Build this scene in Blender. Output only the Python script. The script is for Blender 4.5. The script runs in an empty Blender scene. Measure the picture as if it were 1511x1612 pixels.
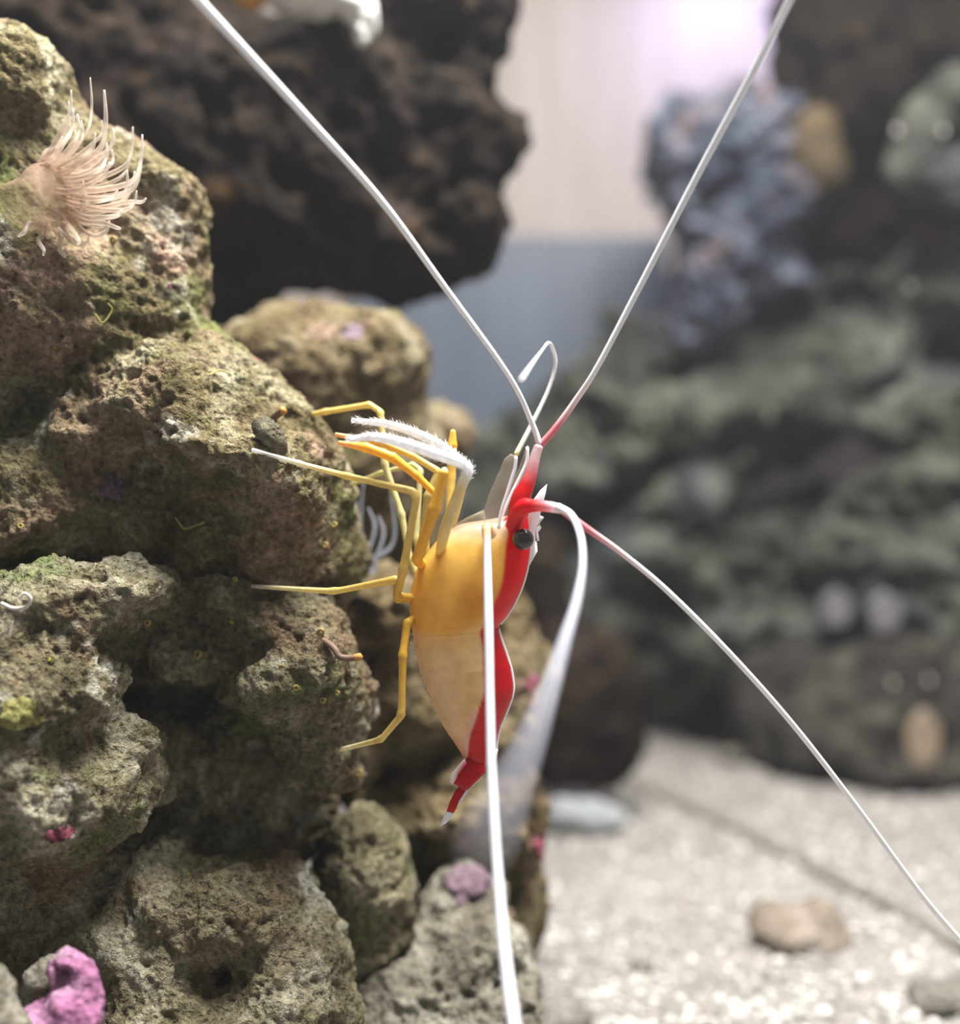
import bpy, math, random
import numpy as np
from mathutils import Vector

random.seed(7)
rng = np.random.default_rng(7)
SC = bpy.context.scene
COL = SC.collection

# ------------------------------------------------------------------ camera, world, lights, exposure
# 1 unit = 10 cm.  Camera is level, looking along +Y, 0.93 above the sand.
F = 1800.0                      # focal length in pixels of the 1511 x 1612 frame
CX, CY = 755.5, 806.0
CAMZ = 0.93
cam = bpy.data.cameras.new('camera')
cam.sensor_fit = 'HORIZONTAL'
cam.sensor_width = 36.0
cam.lens = F / 1511.0 * 36.0
cam.clip_start = 0.02
cam.dof.use_dof = True
cam.dof.focus_distance = 1.50
cam.dof.aperture_fstop = 0.88
camo = bpy.data.objects.new('camera', cam)
COL.objects.link(camo)
camo.location = (0, 0, CAMZ)
camo.rotation_euler = (math.pi / 2, 0, 0)
SC.camera = camo

world = bpy.data.worlds.new('world')
SC.world = world
world.use_nodes = True
wb = world.node_tree.nodes['Background']
wb.inputs['Color'].default_value = (0.95, 0.97, 1.0, 1)
wb.inputs['Strength'].default_value = 0.27


def area_light(name, loc, size, power, color, rot=(0, 0, 0), spread=180):
    l = bpy.data.lights.new(name, 'AREA')
    l.shape = 'RECTANGLE'
    l.size, l.size_y = size
    l.energy = power
    l.color = color
    l.spread = math.radians(spread)
    o = bpy.data.objects.new(name, l)
    COL.objects.link(o)
    o.location = loc
    o.rotation_euler = rot
    return o


# the tank's long lamp bar above the water, and the violet actinic lamp by the back glass
area_light('tank_lamp', (0.60, 1.35, 4.4), (2.2, 1.4), 760, (1.0, 0.975, 0.94), (math.radians(-4), math.radians(8), 0))
area_light('back_lamp', (0.45, 4.1, 4.1), (1.8, 0.4), 34, (1.0, 0.94, 0.88), (math.radians(10), 0, 0))
area_light('actinic_lamp', (1.12, 4.86, 3.42), (0.42, 0.12), 15.0, (0.55, 0.50, 1.0), (math.radians(24), 0, 0))

cy = SC.cycles
cy.max_bounces = 5
cy.diffuse_bounces = 2
cy.glossy_bounces = 2
cy.transmission_bounces = 4
cy.transparent_max_bounces = 8
cy.volume_bounces = 0
cy.adaptive_threshold = 0.06

vs = SC.view_settings
vs.view_transform = 'Standard'
vs.look = 'None'
vs.exposure = 0.0
vs.gamma = 1.0
vs.use_curve_mapping = False


# ------------------------------------------------------------------ helpers: pixels, noise, meshes
def at(px, py, d):
    return np.array([(px - CX) / F * d, d, CAMZ - (py - CY) / F * d])


PERM = np.random.default_rng(11).permutation(256).astype(np.int32)
PERM = np.concatenate([PERM, PERM])
GRAD = np.random.default_rng(12).normal(size=(256, 3)).astype(np.float32)
GRAD /= np.linalg.norm(GRAD, axis=1, keepdims=True)
RAND = np.random.default_rng(13).random((256, 3)).astype(np.float32)


def hsh(i, j, k):
    return PERM[(PERM[(PERM[i & 255] + j) & 255] + k) & 255]


def perlin(p):
    p = np.asarray(p, np.float32)
    f = np.floor(p)
    i = f.astype(np.int32)
    t = p - f
    u = t * t * t * (t * (t * 6 - 15) + 10)
    out = np.zeros(len(p), np.float32)
    for dx in (0, 1):
        wx = u[:, 0] if dx else 1 - u[:, 0]
        for dy in (0, 1):
            wy = u[:, 1] if dy else 1 - u[:, 1]
            for dz in (0, 1):
                wz = u[:, 2] if dz else 1 - u[:, 2]
                g = GRAD[hsh(i[:, 0] + dx, i[:, 1] + dy, i[:, 2] + dz)]
                out += wx * wy * wz * (g[:, 0] * (t[:, 0] - dx) + g[:, 1] * (t[:, 1] - dy) + g[:, 2] * (t[:, 2] - dz))
    return out * 1.5


def fbm(p, n=3, gain=0.5):
    a, s, o = 1.0, 1.0, 0
    for q in range(n):
        o = o + a * perlin(p * s + 17.3 * q)
        a *= gain
        s *= 2.03
    return o


def worley(p):
    p = np.asarray(p, np.float32)
    i = np.floor(p).astype(np.int32)
    best = np.full(len(p), 9.0, np.float32)
    cid = np.zeros(len(p), np.int32)
    for dx in (-1, 0, 1):
        for dy in (-1, 0, 1):
            for dz in (-1, 0, 1):
                c = i + np.array([dx, dy, dz], np.int32)
                h = hsh(c[:, 0], c[:, 1], c[:, 2])
                q = c + RAND[h] - p
                d = np.einsum('ij,ij->i', q, q)
                m = d < best
                best[m] = d[m]
                cid[m] = h[m]
    return np.sqrt(best), cid


def sstep(a, b, x):
    t = np.clip((x - a) / (b - a), 0, 1)
    return t * t * (3 - 2 * t)


def new_mesh(name, V, faces, smooth=True):
    """V (n,3); faces: (m,k) int array or list of lists."""
    me = bpy.data.meshes.new(name)
    V = np.asarray(V, np.float32)
    if isinstance(faces, np.ndarray):
        m, k = faces.shape
        me.vertices.add(len(V))
        me.vertices.foreach_set('co', V.ravel())
        me.loops.add(m * k)
        me.loops.foreach_set('vertex_index', faces.astype(np.int32).ravel())
        me.polygons.add(m)
        me.polygons.foreach_set('loop_start', np.arange(0, m * k, k, dtype=np.int32))
        me.polygons.foreach_set('loop_total', np.full(m, k, np.int32))
        me.update(calc_edges=True)
    else:
        me.from_pydata([tuple(map(float, v)) for v in V], [], faces)
        me.update()
    me.polygons.foreach_set('use_smooth', np.full(len(me.polygons), smooth))
    return me


def set_col(me, C):
    C = np.asarray(C, np.float32)
    if C.shape[1] == 3:
        C = np.concatenate([C, np.ones((len(C), 1), np.float32)], 1)
    a = me.color_attributes.new('Col', 'FLOAT_COLOR', 'POINT')
    a.data.foreach_set('color', C.ravel())


def obj(name, me, mat, parent=None, loc=(0, 0, 0)):
    o = bpy.data.objects.new(name, me)
    COL.objects.link(o)
    if mat:
        me.materials.append(mat)
    o.location = loc
    if parent:
        o.parent = parent
        o.matrix_parent_inverse.identity()
        o.location = Vector(loc) - parent.location
    return o


def tag(o, label=None, cat=None, group=None, kind=None):
    if label:
        o['label'] = label
    if cat:
        o['category'] = cat
    if group:
        o['group'] = group
    if kind:
        o['kind'] = kind
    return o


def empty(name, loc):
    o = bpy.data.objects.new(name, None)
    COL.objects.link(o)
    o.empty_display_size = 0.02
    o.location = loc
    return o


def smooth_path(P, n):
    """Catmull-Rom through control rows (any columns)."""
    P = np.asarray(P, float)
    Q = np.vstack([2 * P[0] - P[1], P, 2 * P[-1] - P[-2]])
    seg = np.linalg.norm(np.diff(P[:, :3], axis=0), axis=1) ** 0.5
    cum = np.concatenate([[0], np.cumsum(seg)])
    out = []
    for s in np.linspace(0, cum[-1], n):
        k = min(np.searchsorted(cum, s, side='right') - 1, len(P) - 2)
        t = (s - cum[k]) / max(seg[k], 1e-9)
        a, b, c, d = Q[k], Q[k + 1], Q[k + 2], Q[k + 3]
        out.append(0.5 * (2 * b + (c - a) * t + (2 * a - 5 * b + 4 * c - d) * t * t + (3 * b - a - 3 * c + d) * t ** 3))
    return np.array(out)


def tube_data(P, R, seg=8, flat=1.0, off=0):
    """rings along P with radius R, closed ends; returns V, quad/tri list"""
    P = np.asarray(P, float)
    R = np.asarray(R, float)
    n = len(P)
    T = np.gradient(P, axis=0)
    T /= np.linalg.norm(T, axis=1, keepdims=True) + 1e-12
    up = np.array([0, 1.0, 0]) if abs(T[0][1]) < 0.9 else np.array([1.0, 0, 0])
    V, Fc = [], []
    N = np.cross(T[0], up)
    N /= np.linalg.norm(N)
    for k in range(n):
        N = N - T[k] * np.dot(N, T[k])
        N /= np.linalg.norm(N) + 1e-12
        B = np.cross(T[k], N)
        for q in range(seg):
            a = 2 * math.pi * q / seg
            V.append(P[k] + R[k] * (math.cos(a) * N + flat * math.sin(a) * B))
    for k in range(n - 1):
        for q in range(seg):
            a = off + k * seg + q
            b = off + k * seg + (q + 1) % seg
            Fc.append([a, b, b + seg, a + seg])
    V.append(P[0] - T[0] * R[0] * 0.6)
    V.append(P[-1] + T[-1] * R[-1] * 0.6)
    c0, c1 = off + n * seg, off + n * seg + 1
    for q in range(seg):
        Fc.append([off + (q + 1) % seg, off + q, c0])
        Fc.append([off + (n - 1) * seg + q, off + (n - 1) * seg + (q + 1) % seg, c1])
    return V, Fc


def tube_mesh(name, P, R, C=None, seg=8, flat=1.0):
    V, Fc = tube_data(P, R, seg, flat)
    me = new_mesh(name, V, Fc)
    if C is not None:
        C = np.asarray(C, float)
        CC = np.vstack([np.repeat(C, seg, axis=0), C[:1], C[-1:]])
        set_col(me, CC)
    return me


# ------------------------------------------------------------------ materials
def nodes_of(name):
    m = bpy.data.materials.new(name)
    m.use_nodes = True
    nt = m.node_tree
    return m, nt, nt.nodes['Principled BSDF']


def link(nt, a, b):
    nt.links.new(a, b)


def noise_node(nt, vec, scale, detail=4, rough=0.55, dist=0.0):
    n = nt.nodes.new('ShaderNodeTexNoise')
    n.inputs['Scale'].default_value = scale
    n.inputs['Detail'].default_value = detail
    n.inputs['Roughness'].default_value = rough
    n.inputs['Distortion'].default_value = dist
    link(nt, vec, n.inputs['Vector'])
    return n


def ramp(nt, fac, stops):
    r = nt.nodes.new('ShaderNodeValToRGB')
    e = r.color_ramp.elements
    while len(e) < len(stops):
        e.new(0.5)
    for k, (p, c) in enumerate(stops):
        e[k].position = p
        e[k].color = (*c, 1) if len(c) == 3 else c
    link(nt, fac, r.inputs['Fac'])
    return r


def mixc(nt, fac, a, b, mode='MIX'):
    m = nt.nodes.new('ShaderNodeMix')
    m.data_type = 'RGBA'
    m.blend_type = mode
    for s, v in ((m.inputs['Factor'], fac), (m.inputs['A'], a), (m.inputs['B'], b)):
        if hasattr(v, 'links'):
            link(nt, v, s)
        elif isinstance(v, (int, float)):
            s.default_value = v
        else:
            s.default_value = (*v, 1)
    return m.outputs['Result']


def rock_mat(name, base, patches=(), scale=1.0, bump=1.0, rough=0.85, fine=1.0, spots=True, off=0.0):
    """base: three linear colours dark/mid/light; patches: (scale, lo, hi, colour, offset)"""
    m, nt, b = nodes_of(name)
    tc = nt.nodes.new('ShaderNodeTexCoord')
    mp = nt.nodes.new('ShaderNodeMapping')
    mp.inputs['Location'].default_value = (off, off * 0.7, off * 1.3)
    link(nt, tc.outputs['Object'], mp.inputs['Vector'])
    v = mp.outputs['Vector']
    n1 = noise_node(nt, v, 9 * scale, 5, 0.62, 0.4)
    c = ramp(nt, n1.outputs['Fac'], [(0.30, base[0]), (0.5, base[1]), (0.68, base[2])]).outputs['Color']
    for (s, lo, hi, col, o) in patches:
        mp2 = nt.nodes.new('ShaderNodeMapping')
        mp2.inputs['Location'].default_value = (o, o * 2.1, -o)
        link(nt, v, mp2.inputs['Vector'])
        n = noise_node(nt, mp2.outputs['Vector'], s, 3, 0.65, 0.0)
        r = ramp(nt, n.outputs['Fac'], [(lo, (0, 0, 0)), (hi, (1, 1, 1))])
        c = mixc(nt, r.outputs['Color'], c, col)
    # fine grain colour
    n3 = noise_node(nt, v, 120 * scale * fine, 3, 0.7)
    g = ramp(nt, n3.outputs['Fac'], [(0.3, (0.52, 0.51, 0.50)), (0.7, (1.5, 1.49, 1.45))])
    c = mixc(nt, 1.0, c, g.outputs['Color'], 'MULTIPLY')
    link(nt, c, b.inputs['Base Color'])
    b.inputs['Roughness'].default_value = rough
    b.inputs['Specular IOR Level'].default_value = 0.06
    # fine relief
    n4 = noise_node(nt, v, 75 * scale * fine, 4, 0.74, 0.0)
    vo = nt.nodes.new('ShaderNodeTexVoronoi')
    vo.inputs['Scale'].default_value = 95 * scale * fine
    link(nt, n4.outputs['Color'], (ad := nt.nodes.new('ShaderNodeVectorMath')).inputs[0])
    ad.operation = 'MULTIPLY_ADD'
    ad.inputs[1].default_value = (0.012 / scale / fine,) * 3
    link(nt, v, ad.inputs[2])
    link(nt, ad.outputs[0], vo.inputs['Vector'])
    pr = ramp(nt, vo.outputs['Distance'], [(0.05, (0, 0, 0)), (0.42, (1, 1, 1))])
    mth = nt.nodes.new('ShaderNodeMath')
    mth.operation = 'MULTIPLY_ADD'
    link(nt, pr.outputs['Color'], mth.inputs[0])
    mth.inputs[1].default_value = 0.45
    link(nt, n4.outputs['Fac'], mth.inputs[2])
    bp = nt.nodes.new('ShaderNodeBump')
    bp.inputs['Strength'].default_value = 0.9
    bp.inputs['Distance'].default_value = 0.014 * bump / scale / fine
    link(nt, mth.outputs[0], bp.inputs['Height'])
    link(nt, bp.outputs['Normal'], b.inputs['Normal'])
    return m


def flesh_mat(name, rough=0.35, trans=0.35, mottle=0.25, scale=60, coat=0.2, alpha=1.0, spec=0.4):
    """colour from the mesh's own pattern attribute; light passes partly through it"""
    m, nt, b = nodes_of(name)
    at_ = nt.nodes.new('ShaderNodeAttribute')
    at_.attribute_name = 'Col'
    tc = nt.nodes.new('ShaderNodeTexCoord')
    n = noise_node(nt, tc.outputs['Object'], scale, 4, 0.6, 0.4)
    r = ramp(nt, n.outputs['Fac'], [(0.3, (1 - mottle,) * 3), (0.7, (1 + mottle,) * 3)])
    c = mixc(nt, 1.0, at_.outputs['Color'], r.outputs['Color'], 'MULTIPLY')
    link(nt, c, b.inputs['Base Color'])
    b.inputs['Roughness'].default_value = rough
    b.inputs['Specular IOR Level'].default_value = spec
    b.inputs['Coat Weight'].default_value = coat
    b.inputs['Coat Roughness'].default_value = 0.15
    out = nt.nodes['Material Output']
    tr = nt.nodes.new('ShaderNodeBsdfTranslucent')
    link(nt, c, tr.inputs['Color'])
    mx = nt.nodes.new('ShaderNodeMixShader')
    mx.inputs['Fac'].default_value = trans
    link(nt, b.outputs[0], mx.inputs[1])
    link(nt, tr.outputs[0], mx.inputs[2])
    last = mx.outputs[0]
    if alpha < 1:
        tp = nt.nodes.new('ShaderNodeBsdfTransparent')
        m2 = nt.nodes.new('ShaderNodeMixShader')
        m2.inputs['Fac'].default_value = alpha
        link(nt, tp.outputs[0], m2.inputs[1])
        link(nt, last, m2.inputs[2])
        last = m2.outputs[0]
    link(nt, last, out.inputs['Surface'])
    return m


def plain_mat(name, col, rough=0.6, mottle=0.15, scale=40, bump=0.0, spec=0.3):
    m, nt, b = nodes_of(name)
    tc = nt.nodes.new('ShaderNodeTexCoord')
    n = noise_node(nt, tc.outputs['Object'], scale, 4, 0.6)
    r = ramp(nt, n.outputs['Fac'], [(0.3, tuple(x * (1 - mottle) for x in col)), (0.7, tuple(min(1, x * (1 + mottle)) for x in col))])
    link(nt, r.outputs['Color'], b.inputs['Base Color'])
    b.inputs['Roughness'].default_value = rough
    b.inputs['Specular IOR Level'].default_value = spec
    if bump:
        bp = nt.nodes.new('ShaderNodeBump')
        bp.inputs['Distance'].default_value = bump
        link(nt, n.outputs['Fac'], bp.inputs['Height'])
        link(nt, bp.outputs['Normal'], b.inputs['Normal'])
    return m


# ------------------------------------------------------------------ rocks: smooth unions of ellipsoids, meshed and eroded by noise
def surface_nets(S, org, h):
    nx, ny, nz = S.shape
    neg = S < 0
    cnt = np.zeros((nx - 1, ny - 1, nz - 1), np.int8)
    for dx in (0, 1):
        for dy in (0, 1):
            for dz in (0, 1):
                cnt += neg[dx:nx - 1 + dx, dy:ny - 1 + dy, dz:nz - 1 + dz]
    ci, cj, ck = np.nonzero((cnt > 0) & (cnt < 8))
    idx = np.full((nx - 1, ny - 1, nz - 1), -1, np.int32)
    idx[ci, cj, ck] = np.arange(len(ci))
    acc = np.zeros((len(ci), 3), np.float32)
    num = np.zeros(len(ci), np.float32)
    cs = [(a, b, c) for a in (0, 1) for b in (0, 1) for c in (0, 1)]
    vals = {c: S[ci + c[0], cj + c[1], ck + c[2]] for c in cs}
    for a in cs:
        for ax in range(3):
            if a[ax]:
                continue
            b = list(a)
            b[ax] = 1
            va, vb = vals[a], vals[tuple(b)]
            m = (va < 0) != (vb < 0)
            t = np.where(m, va / np.where(m, va - vb, 1), 0)
            for q in range(3):
                acc[:, q] += np.where(m, a[q] + (t if q == ax else 0), 0)
            num += m
    V = (np.stack([ci, cj, ck], 1) + acc / num[:, None]) * h + org
    Q = []
    for ax in range(3):
        sl0 = [slice(1, -1)] * 3
        sl1 = [slice(1, -1)] * 3
        sl0[ax] = slice(0, -1)
        sl1[ax] = slice(1, None)
        a, b = neg[tuple(sl0)], neg[tuple(sl1)]
        for flip in (False, True):
            m = (a & ~b) if not flip else (~a & b)
            e = np.stack(np.nonzero(m), 1)
            for q in range(3):
                if q != ax:
                    e[:, q] += 1
            u, w = (ax + 1) % 3, (ax + 2) % 3
            quad = []
            for (du, dw) in ((0, 0), (-1, 0), (-1, -1), (0, -1)):
                g = e.copy()
                g[:, u] += du
                g[:, w] += dw
                quad.append(idx[g[:, 0], g[:, 1], g[:, 2]])
            quad = np.stack(quad, 1)
            if flip:
                quad = quad[:, ::-1]
            quad = quad[(quad >= 0).all(1)]
            Q.append(quad)
    return V, np.vstack(Q)


def vnormals(V, Q):
    n = np.cross(V[Q[:, 2]] - V[Q[:, 0]], V[Q[:, 3]] - V[Q[:, 1]])
    N = np.zeros_like(V)
    for k in range(4):
        for c in range(3):
            N[:, c] += np.bincount(Q[:, k], n[:, c], len(V))
    return N / (np.linalg.norm(N, axis=1, keepdims=True) + 1e-12)


def blob_sdf(P, blobs, k):
    """blobs: (px, py, d, rx_px, ry_px, rd, angle_deg); negative rx = carve"""
    D = np.full(len(P), 9.0, np.float32)
    carve = []
    for bl in blobs:
        px, py, d, rx, ry, rd = bl[:6]
        ang = math.radians(bl[6]) if len(bl) > 6 else 0
        c = at(px, py, d).astype(np.float32)
        q = P - c
        ca, sa = math.cos(ang), math.sin(ang)
        x = q[:, 0] * ca + q[:, 2] * sa
        z = -q[:, 0] * sa + q[:, 2] * ca
        r = np.array([abs(rx) * d / F, rd, ry * d / F], np.float32)
        e = np.stack([x, q[:, 1], z], 1)
        k0 = np.linalg.norm(e / r, axis=1)
        k1 = np.linalg.norm(e / (r * r), axis=1)
        s = k0 * (k0 - 1) / (k1 + 1e-6)
        if rx < 0:
            carve.append(s)
        else:
            hh = np.clip(0.5 + 0.5 * (D - s) / k, 0, 1)
            D = D * (1 - hh) + s * hh - k * hh * (1 - hh)
    for s in carve:
        hh = np.clip(0.5 - 0.5 * (D + s) / k, 0, 1)
        D = D * (1 - hh) + (-s) * hh + k * hh * (1 - hh)
    return D


def upsample(A, f):
    for ax in range(3):
        n = A.shape[ax]
        m = (n - 1) * f + 1
        t = np.arange(m) / f
        i = np.minimum(t.astype(int), n - 2)
        w = (t - i).astype(np.float32)
        sh = [1, 1, 1]
        sh[ax] = m
        w = w.reshape(sh)
        A = np.take(A, i, ax) * (1 - w) + np.take(A, i + 1, ax) * w
    return A


ROCKV, ROCKQ = {}, {}


FIELD = {}


def rock_mesh(name, blobs, h, k=0.03, big=((8, 0.03, 3),), disp=(), pits=(), seed=0.0, zmin=None, up=4, avoid=(), gap=0.006):
    FIELD[name] = (blobs, k, big, seed)
    H = h * up
    lo = np.full(3, 1e9)
    hi = -lo
    for bl in blobs:
        if bl[3] < 0:
            continue
        c = at(*bl[:3])
        m = max(bl[3], bl[4]) * bl[2] / F
        r = np.array([m, bl[5], m]) if len(bl) > 6 else np.array([bl[3] * bl[2] / F, bl[5], bl[4] * bl[2] / F])
        lo = np.minimum(lo, c - r)
        hi = np.maximum(hi, c + r)
    pad = 0.02 + sum(b[1] for b in big) + 2 * H
    lo -= pad
    hi += pad
    if zmin is not None:
        lo[2] = max(lo[2], zmin - 2 * H)
    n = np.ceil((hi - lo) / H).astype(int) + 1
    g = np.stack(np.meshgrid(*[lo[q] + H * np.arange(n[q]) for q in range(3)], indexing='ij'), -1).reshape(-1, 3).astype(np.float32)
    S = blob_sdf(g, blobs, k).reshape(n)
    S = upsample(S.astype(np.float32), up)
    OT = []
    for nm in avoid:                       # where another rock already is, this one stops
        ob, ok_, obig, oseed = FIELD[nm]
        OT.append((upsample(blob_sdf(g, ob, ok_).reshape(n).astype(np.float32), up), obig, oseed))
    amp = sum(b[1] for b in big) * 1.6 + 2 * h
    I = np.nonzero(np.abs(S) < amp)
    P = np.stack(I, 1).astype(np.float32) * h + lo.astype(np.float32)
    d = np.zeros(len(P), np.float32)
    for (fr, a, o) in big:
        d += a * fbm(P * fr + seed, o)
    S[I] += d
    for (So, obig, oseed) in OT:
        oa = sum(q[1] for q in obig) * 1.6 + 2 * h
        J = np.nonzero((np.abs(So) < oa) & (S < h))
        if len(J[0]):
            Pj = np.stack(J, 1).astype(np.float32) * h + lo.astype(np.float32)
            for (fr, a, o) in obig:
                So[J] += a * fbm(Pj * fr + oseed, o)
        S = np.maximum(S, gap - So)
    if zmin is not None:          # closed flat underside, sunk in the sand
        zz = lo[2] + h * np.arange(S.shape[2])
        S = np.maximum(S, (zmin - zz)[None, None, :].astype(np.float32))
    S[0], S[-1], S[:, 0], S[:, -1], S[:, :, 0], S[:, :, -1] = (1,) * 6
    V, Q = surface_nets(S, lo, h)
    N = vnormals(V, Q)
    off = np.zeros(len(V))
    for (fr, a, kind) in disp:
        if kind == 'r':
            off += a * (0.5 - np.abs(perlin(V * fr + seed + 3.1)) * 2)
        else:
            off += a * fbm(V * fr + seed + 5.7, 2)
    for (fr, dep, rad, frac) in pits:
        W = V + 0.25 / fr * np.stack([perlin(V * fr * 1.3 + q * 9.1) for q in range(3)], 1)
        f1, cid = worley(W * fr + seed)
        on = (cid % 100) < frac * 100
        off -= np.where(on, dep * (1 - sstep(rad * 0.35, rad, f1)), 0)
    V = V + N * off[:, None]
    ROCKV[name] = V
    ROCKQ[name] = Q
    return new_mesh(name, V, Q)


def front_depth(names, px, py, rad=5.0):
    """distance of the nearest rock surface in that direction"""
    best = None
    for n in names:
        V = ROCKV[n]
        X = CX + V[:, 0] / V[:, 1] * F
        Y = CY - (V[:, 2] - CAMZ) / V[:, 1] * F
        m = (X - px) ** 2 + (Y - py) ** 2 < rad * rad
        if m.any():
            d = V[m, 1].min()
            best = d if best is None else min(best, d)
    return best


# ------------------------------------------------------------------ setting: sand floor, back wall, slate panel, seam
def sand_material():
    m, nt, b = nodes_of('sand')
    tc = nt.nodes.new('ShaderNodeTexCoord')
    v = tc.outputs['Object']
    n1 = noise_node(nt, v, 3.0, 4, 0.6)
    c1 = ramp(nt, n1.outputs['Fac'], [(0.3, (0.225, 0.205, 0.19)), (0.7, (0.315, 0.30, 0.285))]).outputs['Color']
    vo = nt.nodes.new('ShaderNodeTexVoronoi')
    vo.inputs['Scale'].default_value = 80
    link(nt, v, vo.inputs['Vector'])
    sp = nt.nodes.new('ShaderNodeSeparateColor')
    link(nt, vo.outputs['Color'], sp.inputs[0])
    r = ramp(nt, sp.outputs[0], [(0.0, (0.68, 0.65, 0.62)), (0.5, (1.0, 0.99, 0.97)), (1.0, (1.3, 1.28, 1.26))])
    c = mixc(nt, 1.0, c1, r.outputs['Color'], 'MULTIPLY')
    link(nt, c, b.inputs['Base Color'])
    b.inputs['Roughness'].default_value = 0.8
    bp = nt.nodes.new('ShaderNodeBump')
    bp.inputs['Distance'].default_value = 0.012
    bp.invert = True
    link(nt, vo.outputs['Distance'], bp.inputs['Height'])
    link(nt, bp.outputs['Normal'], b.inputs['Normal'])
    return m


M_SAND = sand_material()


def sand_z(x, y):
    p = np.stack([np.asarray(x, float), np.asarray(y, float), np.zeros_like(np.asarray(x, float))], -1).reshape(-1, 3)
    return (0.022 * fbm(p * 1.6 + 4.2, 3) + 0.006 * fbm(p * 14 + 1.0, 2)).reshape(np.shape(x))


gx, gy = np.linspace(-3.2, 3.8, 330), np.linspace(0.5, 5.3, 300)
GX, GY = np.meshgrid(gx, gy, indexing='ij')
GZ = sand_z(GX, GY)
V = np.stack([GX, GY, GZ], -1).reshape(-1, 3)
ii = np.arange(len(gx) * len(gy)).reshape(len(gx), len(gy))
Q = np.stack([ii[:-1, :-1], ii[1:, :-1], ii[1:, 1:], ii[:-1, 1:]], -1).reshape(-1, 4)
floor = obj('floor', new_mesh('floor', V, Q), M_SAND)
tag(floor, 'pale coarse sand covering the tank floor', kind='structure')


def wall_material():
    m, nt, b = nodes_of('back_wall')
    tc = nt.nodes.new('ShaderNodeTexCoord')
    mp = nt.nodes.new('ShaderNodeMapping')
    mp.inputs['Scale'].default_value = (7, 1, 0.8)
    link(nt, tc.outputs['Object'], mp.inputs['Vector'])
    n = noise_node(nt, mp.outputs['Vector'], 2.0, 4, 0.6)
    r = ramp(nt, n.outputs['Fac'], [(0.3, (0.255, 0.22, 0.19)), (0.7, (0.31, 0.275, 0.25))])
    link(nt, r.outputs['Color'], b.inputs['Base Color'])
    b.inputs['Roughness'].default_value = 0.7
    return m


def box_mesh(name, lo, hi, bev=0.0):
    lo, hi = np.array(lo, float), np.array(hi, float)
    V = np.array([[(hi if a else lo)[0], (hi if b else lo)[1], (hi if c else lo)[2]] for a in (0, 1) for b in (0, 1) for c in (0, 1)])
    Fc = [[0, 1, 3, 2], [4, 6, 7, 5], [0, 4, 5, 1], [2, 3, 7, 6], [0, 2, 6, 4], [1, 5, 7, 3]]
    me = new_mesh(name, V, Fc, smooth=False)
    if bev:
        import bmesh
        bm = bmesh.new()
        bm.from_mesh(me)
        bmesh.ops.bevel(bm, geom=bm.edges[:], offset=bev, segments=2, affect='EDGES')
        bm.to_mesh(me)
        bm.free()
    return me


wall = obj('wall_back', box_mesh('wall_back', (-3.2, 5.3, -0.1), (3.8, 5.4, 4.6)), wall_material())
tag(wall, 'beige back wall of the tank with pale vertical streaks', kind='structure')


def slate_material():
    m, nt, b = nodes_of('slate_panel')
    tc = nt.nodes.new('ShaderNodeTexCoord')
    mp = nt.nodes.new('ShaderNodeMapping')
    mp.inputs['Scale'].default_value = (14, 1, 0.7)
    link(nt, tc.outputs['Object'], mp.inputs['Vector'])
    n = noise_node(nt, mp.outputs['Vector'], 2.0, 4, 0.65)
    r = ramp(nt, n.outputs['Fac'], [(0.3, (0.042, 0.055, 0.080)), (0.72, (0.095, 0.115, 0.148))])
    link(nt, r.outputs['Color'], b.inputs['Base Color'])
    b.inputs['Roughness'].default_value = 0.5
    return m


p0, p1 = at(560, 372, 5.0), at(1052, 372, 5.0)
panel = obj('slate_panel', box_mesh('slate_panel', (p0[0], 5.0, -0.05), (p1[0], 5.22, p0[2]), 0.012), slate_material())
tag(panel, 'dark blue grey slab with pale streaks standing before the beige back wall', 'panel')

# dark seam across the sand
s0, s1 = np.array([0.34, 4.45]), np.array([1.62, 0.70])
L = []
for t in np.linspace(0, 1, 60):
    q = s0 + (s1 - s0) * t
    L.append([q[0] + 0.012 * math.sin(9 * t), q[1], float(sand_z(q[0], q[1])) + 0.006])
M_SEAM = plain_mat('dark_seam', (0.17, 0.16, 0.14), 0.7, 0.3, 30)
seam = obj('trim_1', tube_mesh('trim_1', np.array(L), np.full(60, 0.022), seg=8), M_SEAM)
tag(seam, 'dark straight seam running slantwise across the sand', kind='structure')
#SETTING_END

# ------------------------------------------------------------------ live rock
OLIVE = ((0.050, 0.040, 0.018), (0.150, 0.125, 0.065), (0.30, 0.275, 0.185))
M_FRONT = rock_mat('live_rock', OLIVE, patches=(
    (5.0, 0.50, 0.64, (0.31, 0.215, 0.155), 2.0),        # pinkish tan crust
    (5.0, 0.57, 0.70, (0.125, 0.135, 0.05), 5.5),         # green film
    (8.0, 0.60, 0.70, (0.40, 0.38, 0.31), 9.0),          # pale grey crust
    (16.0, 0.68, 0.73, (0.24, 0.075, 0.12), 13.0),       # mauve coralline specks
    (22.0, 0.72, 0.76, (0.42, 0.36, 0.04), 21.0)), bump=1.0)
GREYGREEN = ((0.055, 0.047, 0.026), (0.155, 0.138, 0.085), (0.33, 0.31, 0.23))
M_LOWER = rock_mat('lower_rock', GREYGREEN, patches=(
    (5.0, 0.55, 0.68, (0.19, 0.135, 0.085), 3.0),
    (6.0, 0.58, 0.68, (0.13, 0.16, 0.06), 7.5),
    (9.0, 0.60, 0.70, (0.36, 0.36, 0.31), 1.0),
    (20.0, 0.71, 0.75, (0.42, 0.36, 0.04), 21.0)), bump=1.1, off=3.3)
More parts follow.
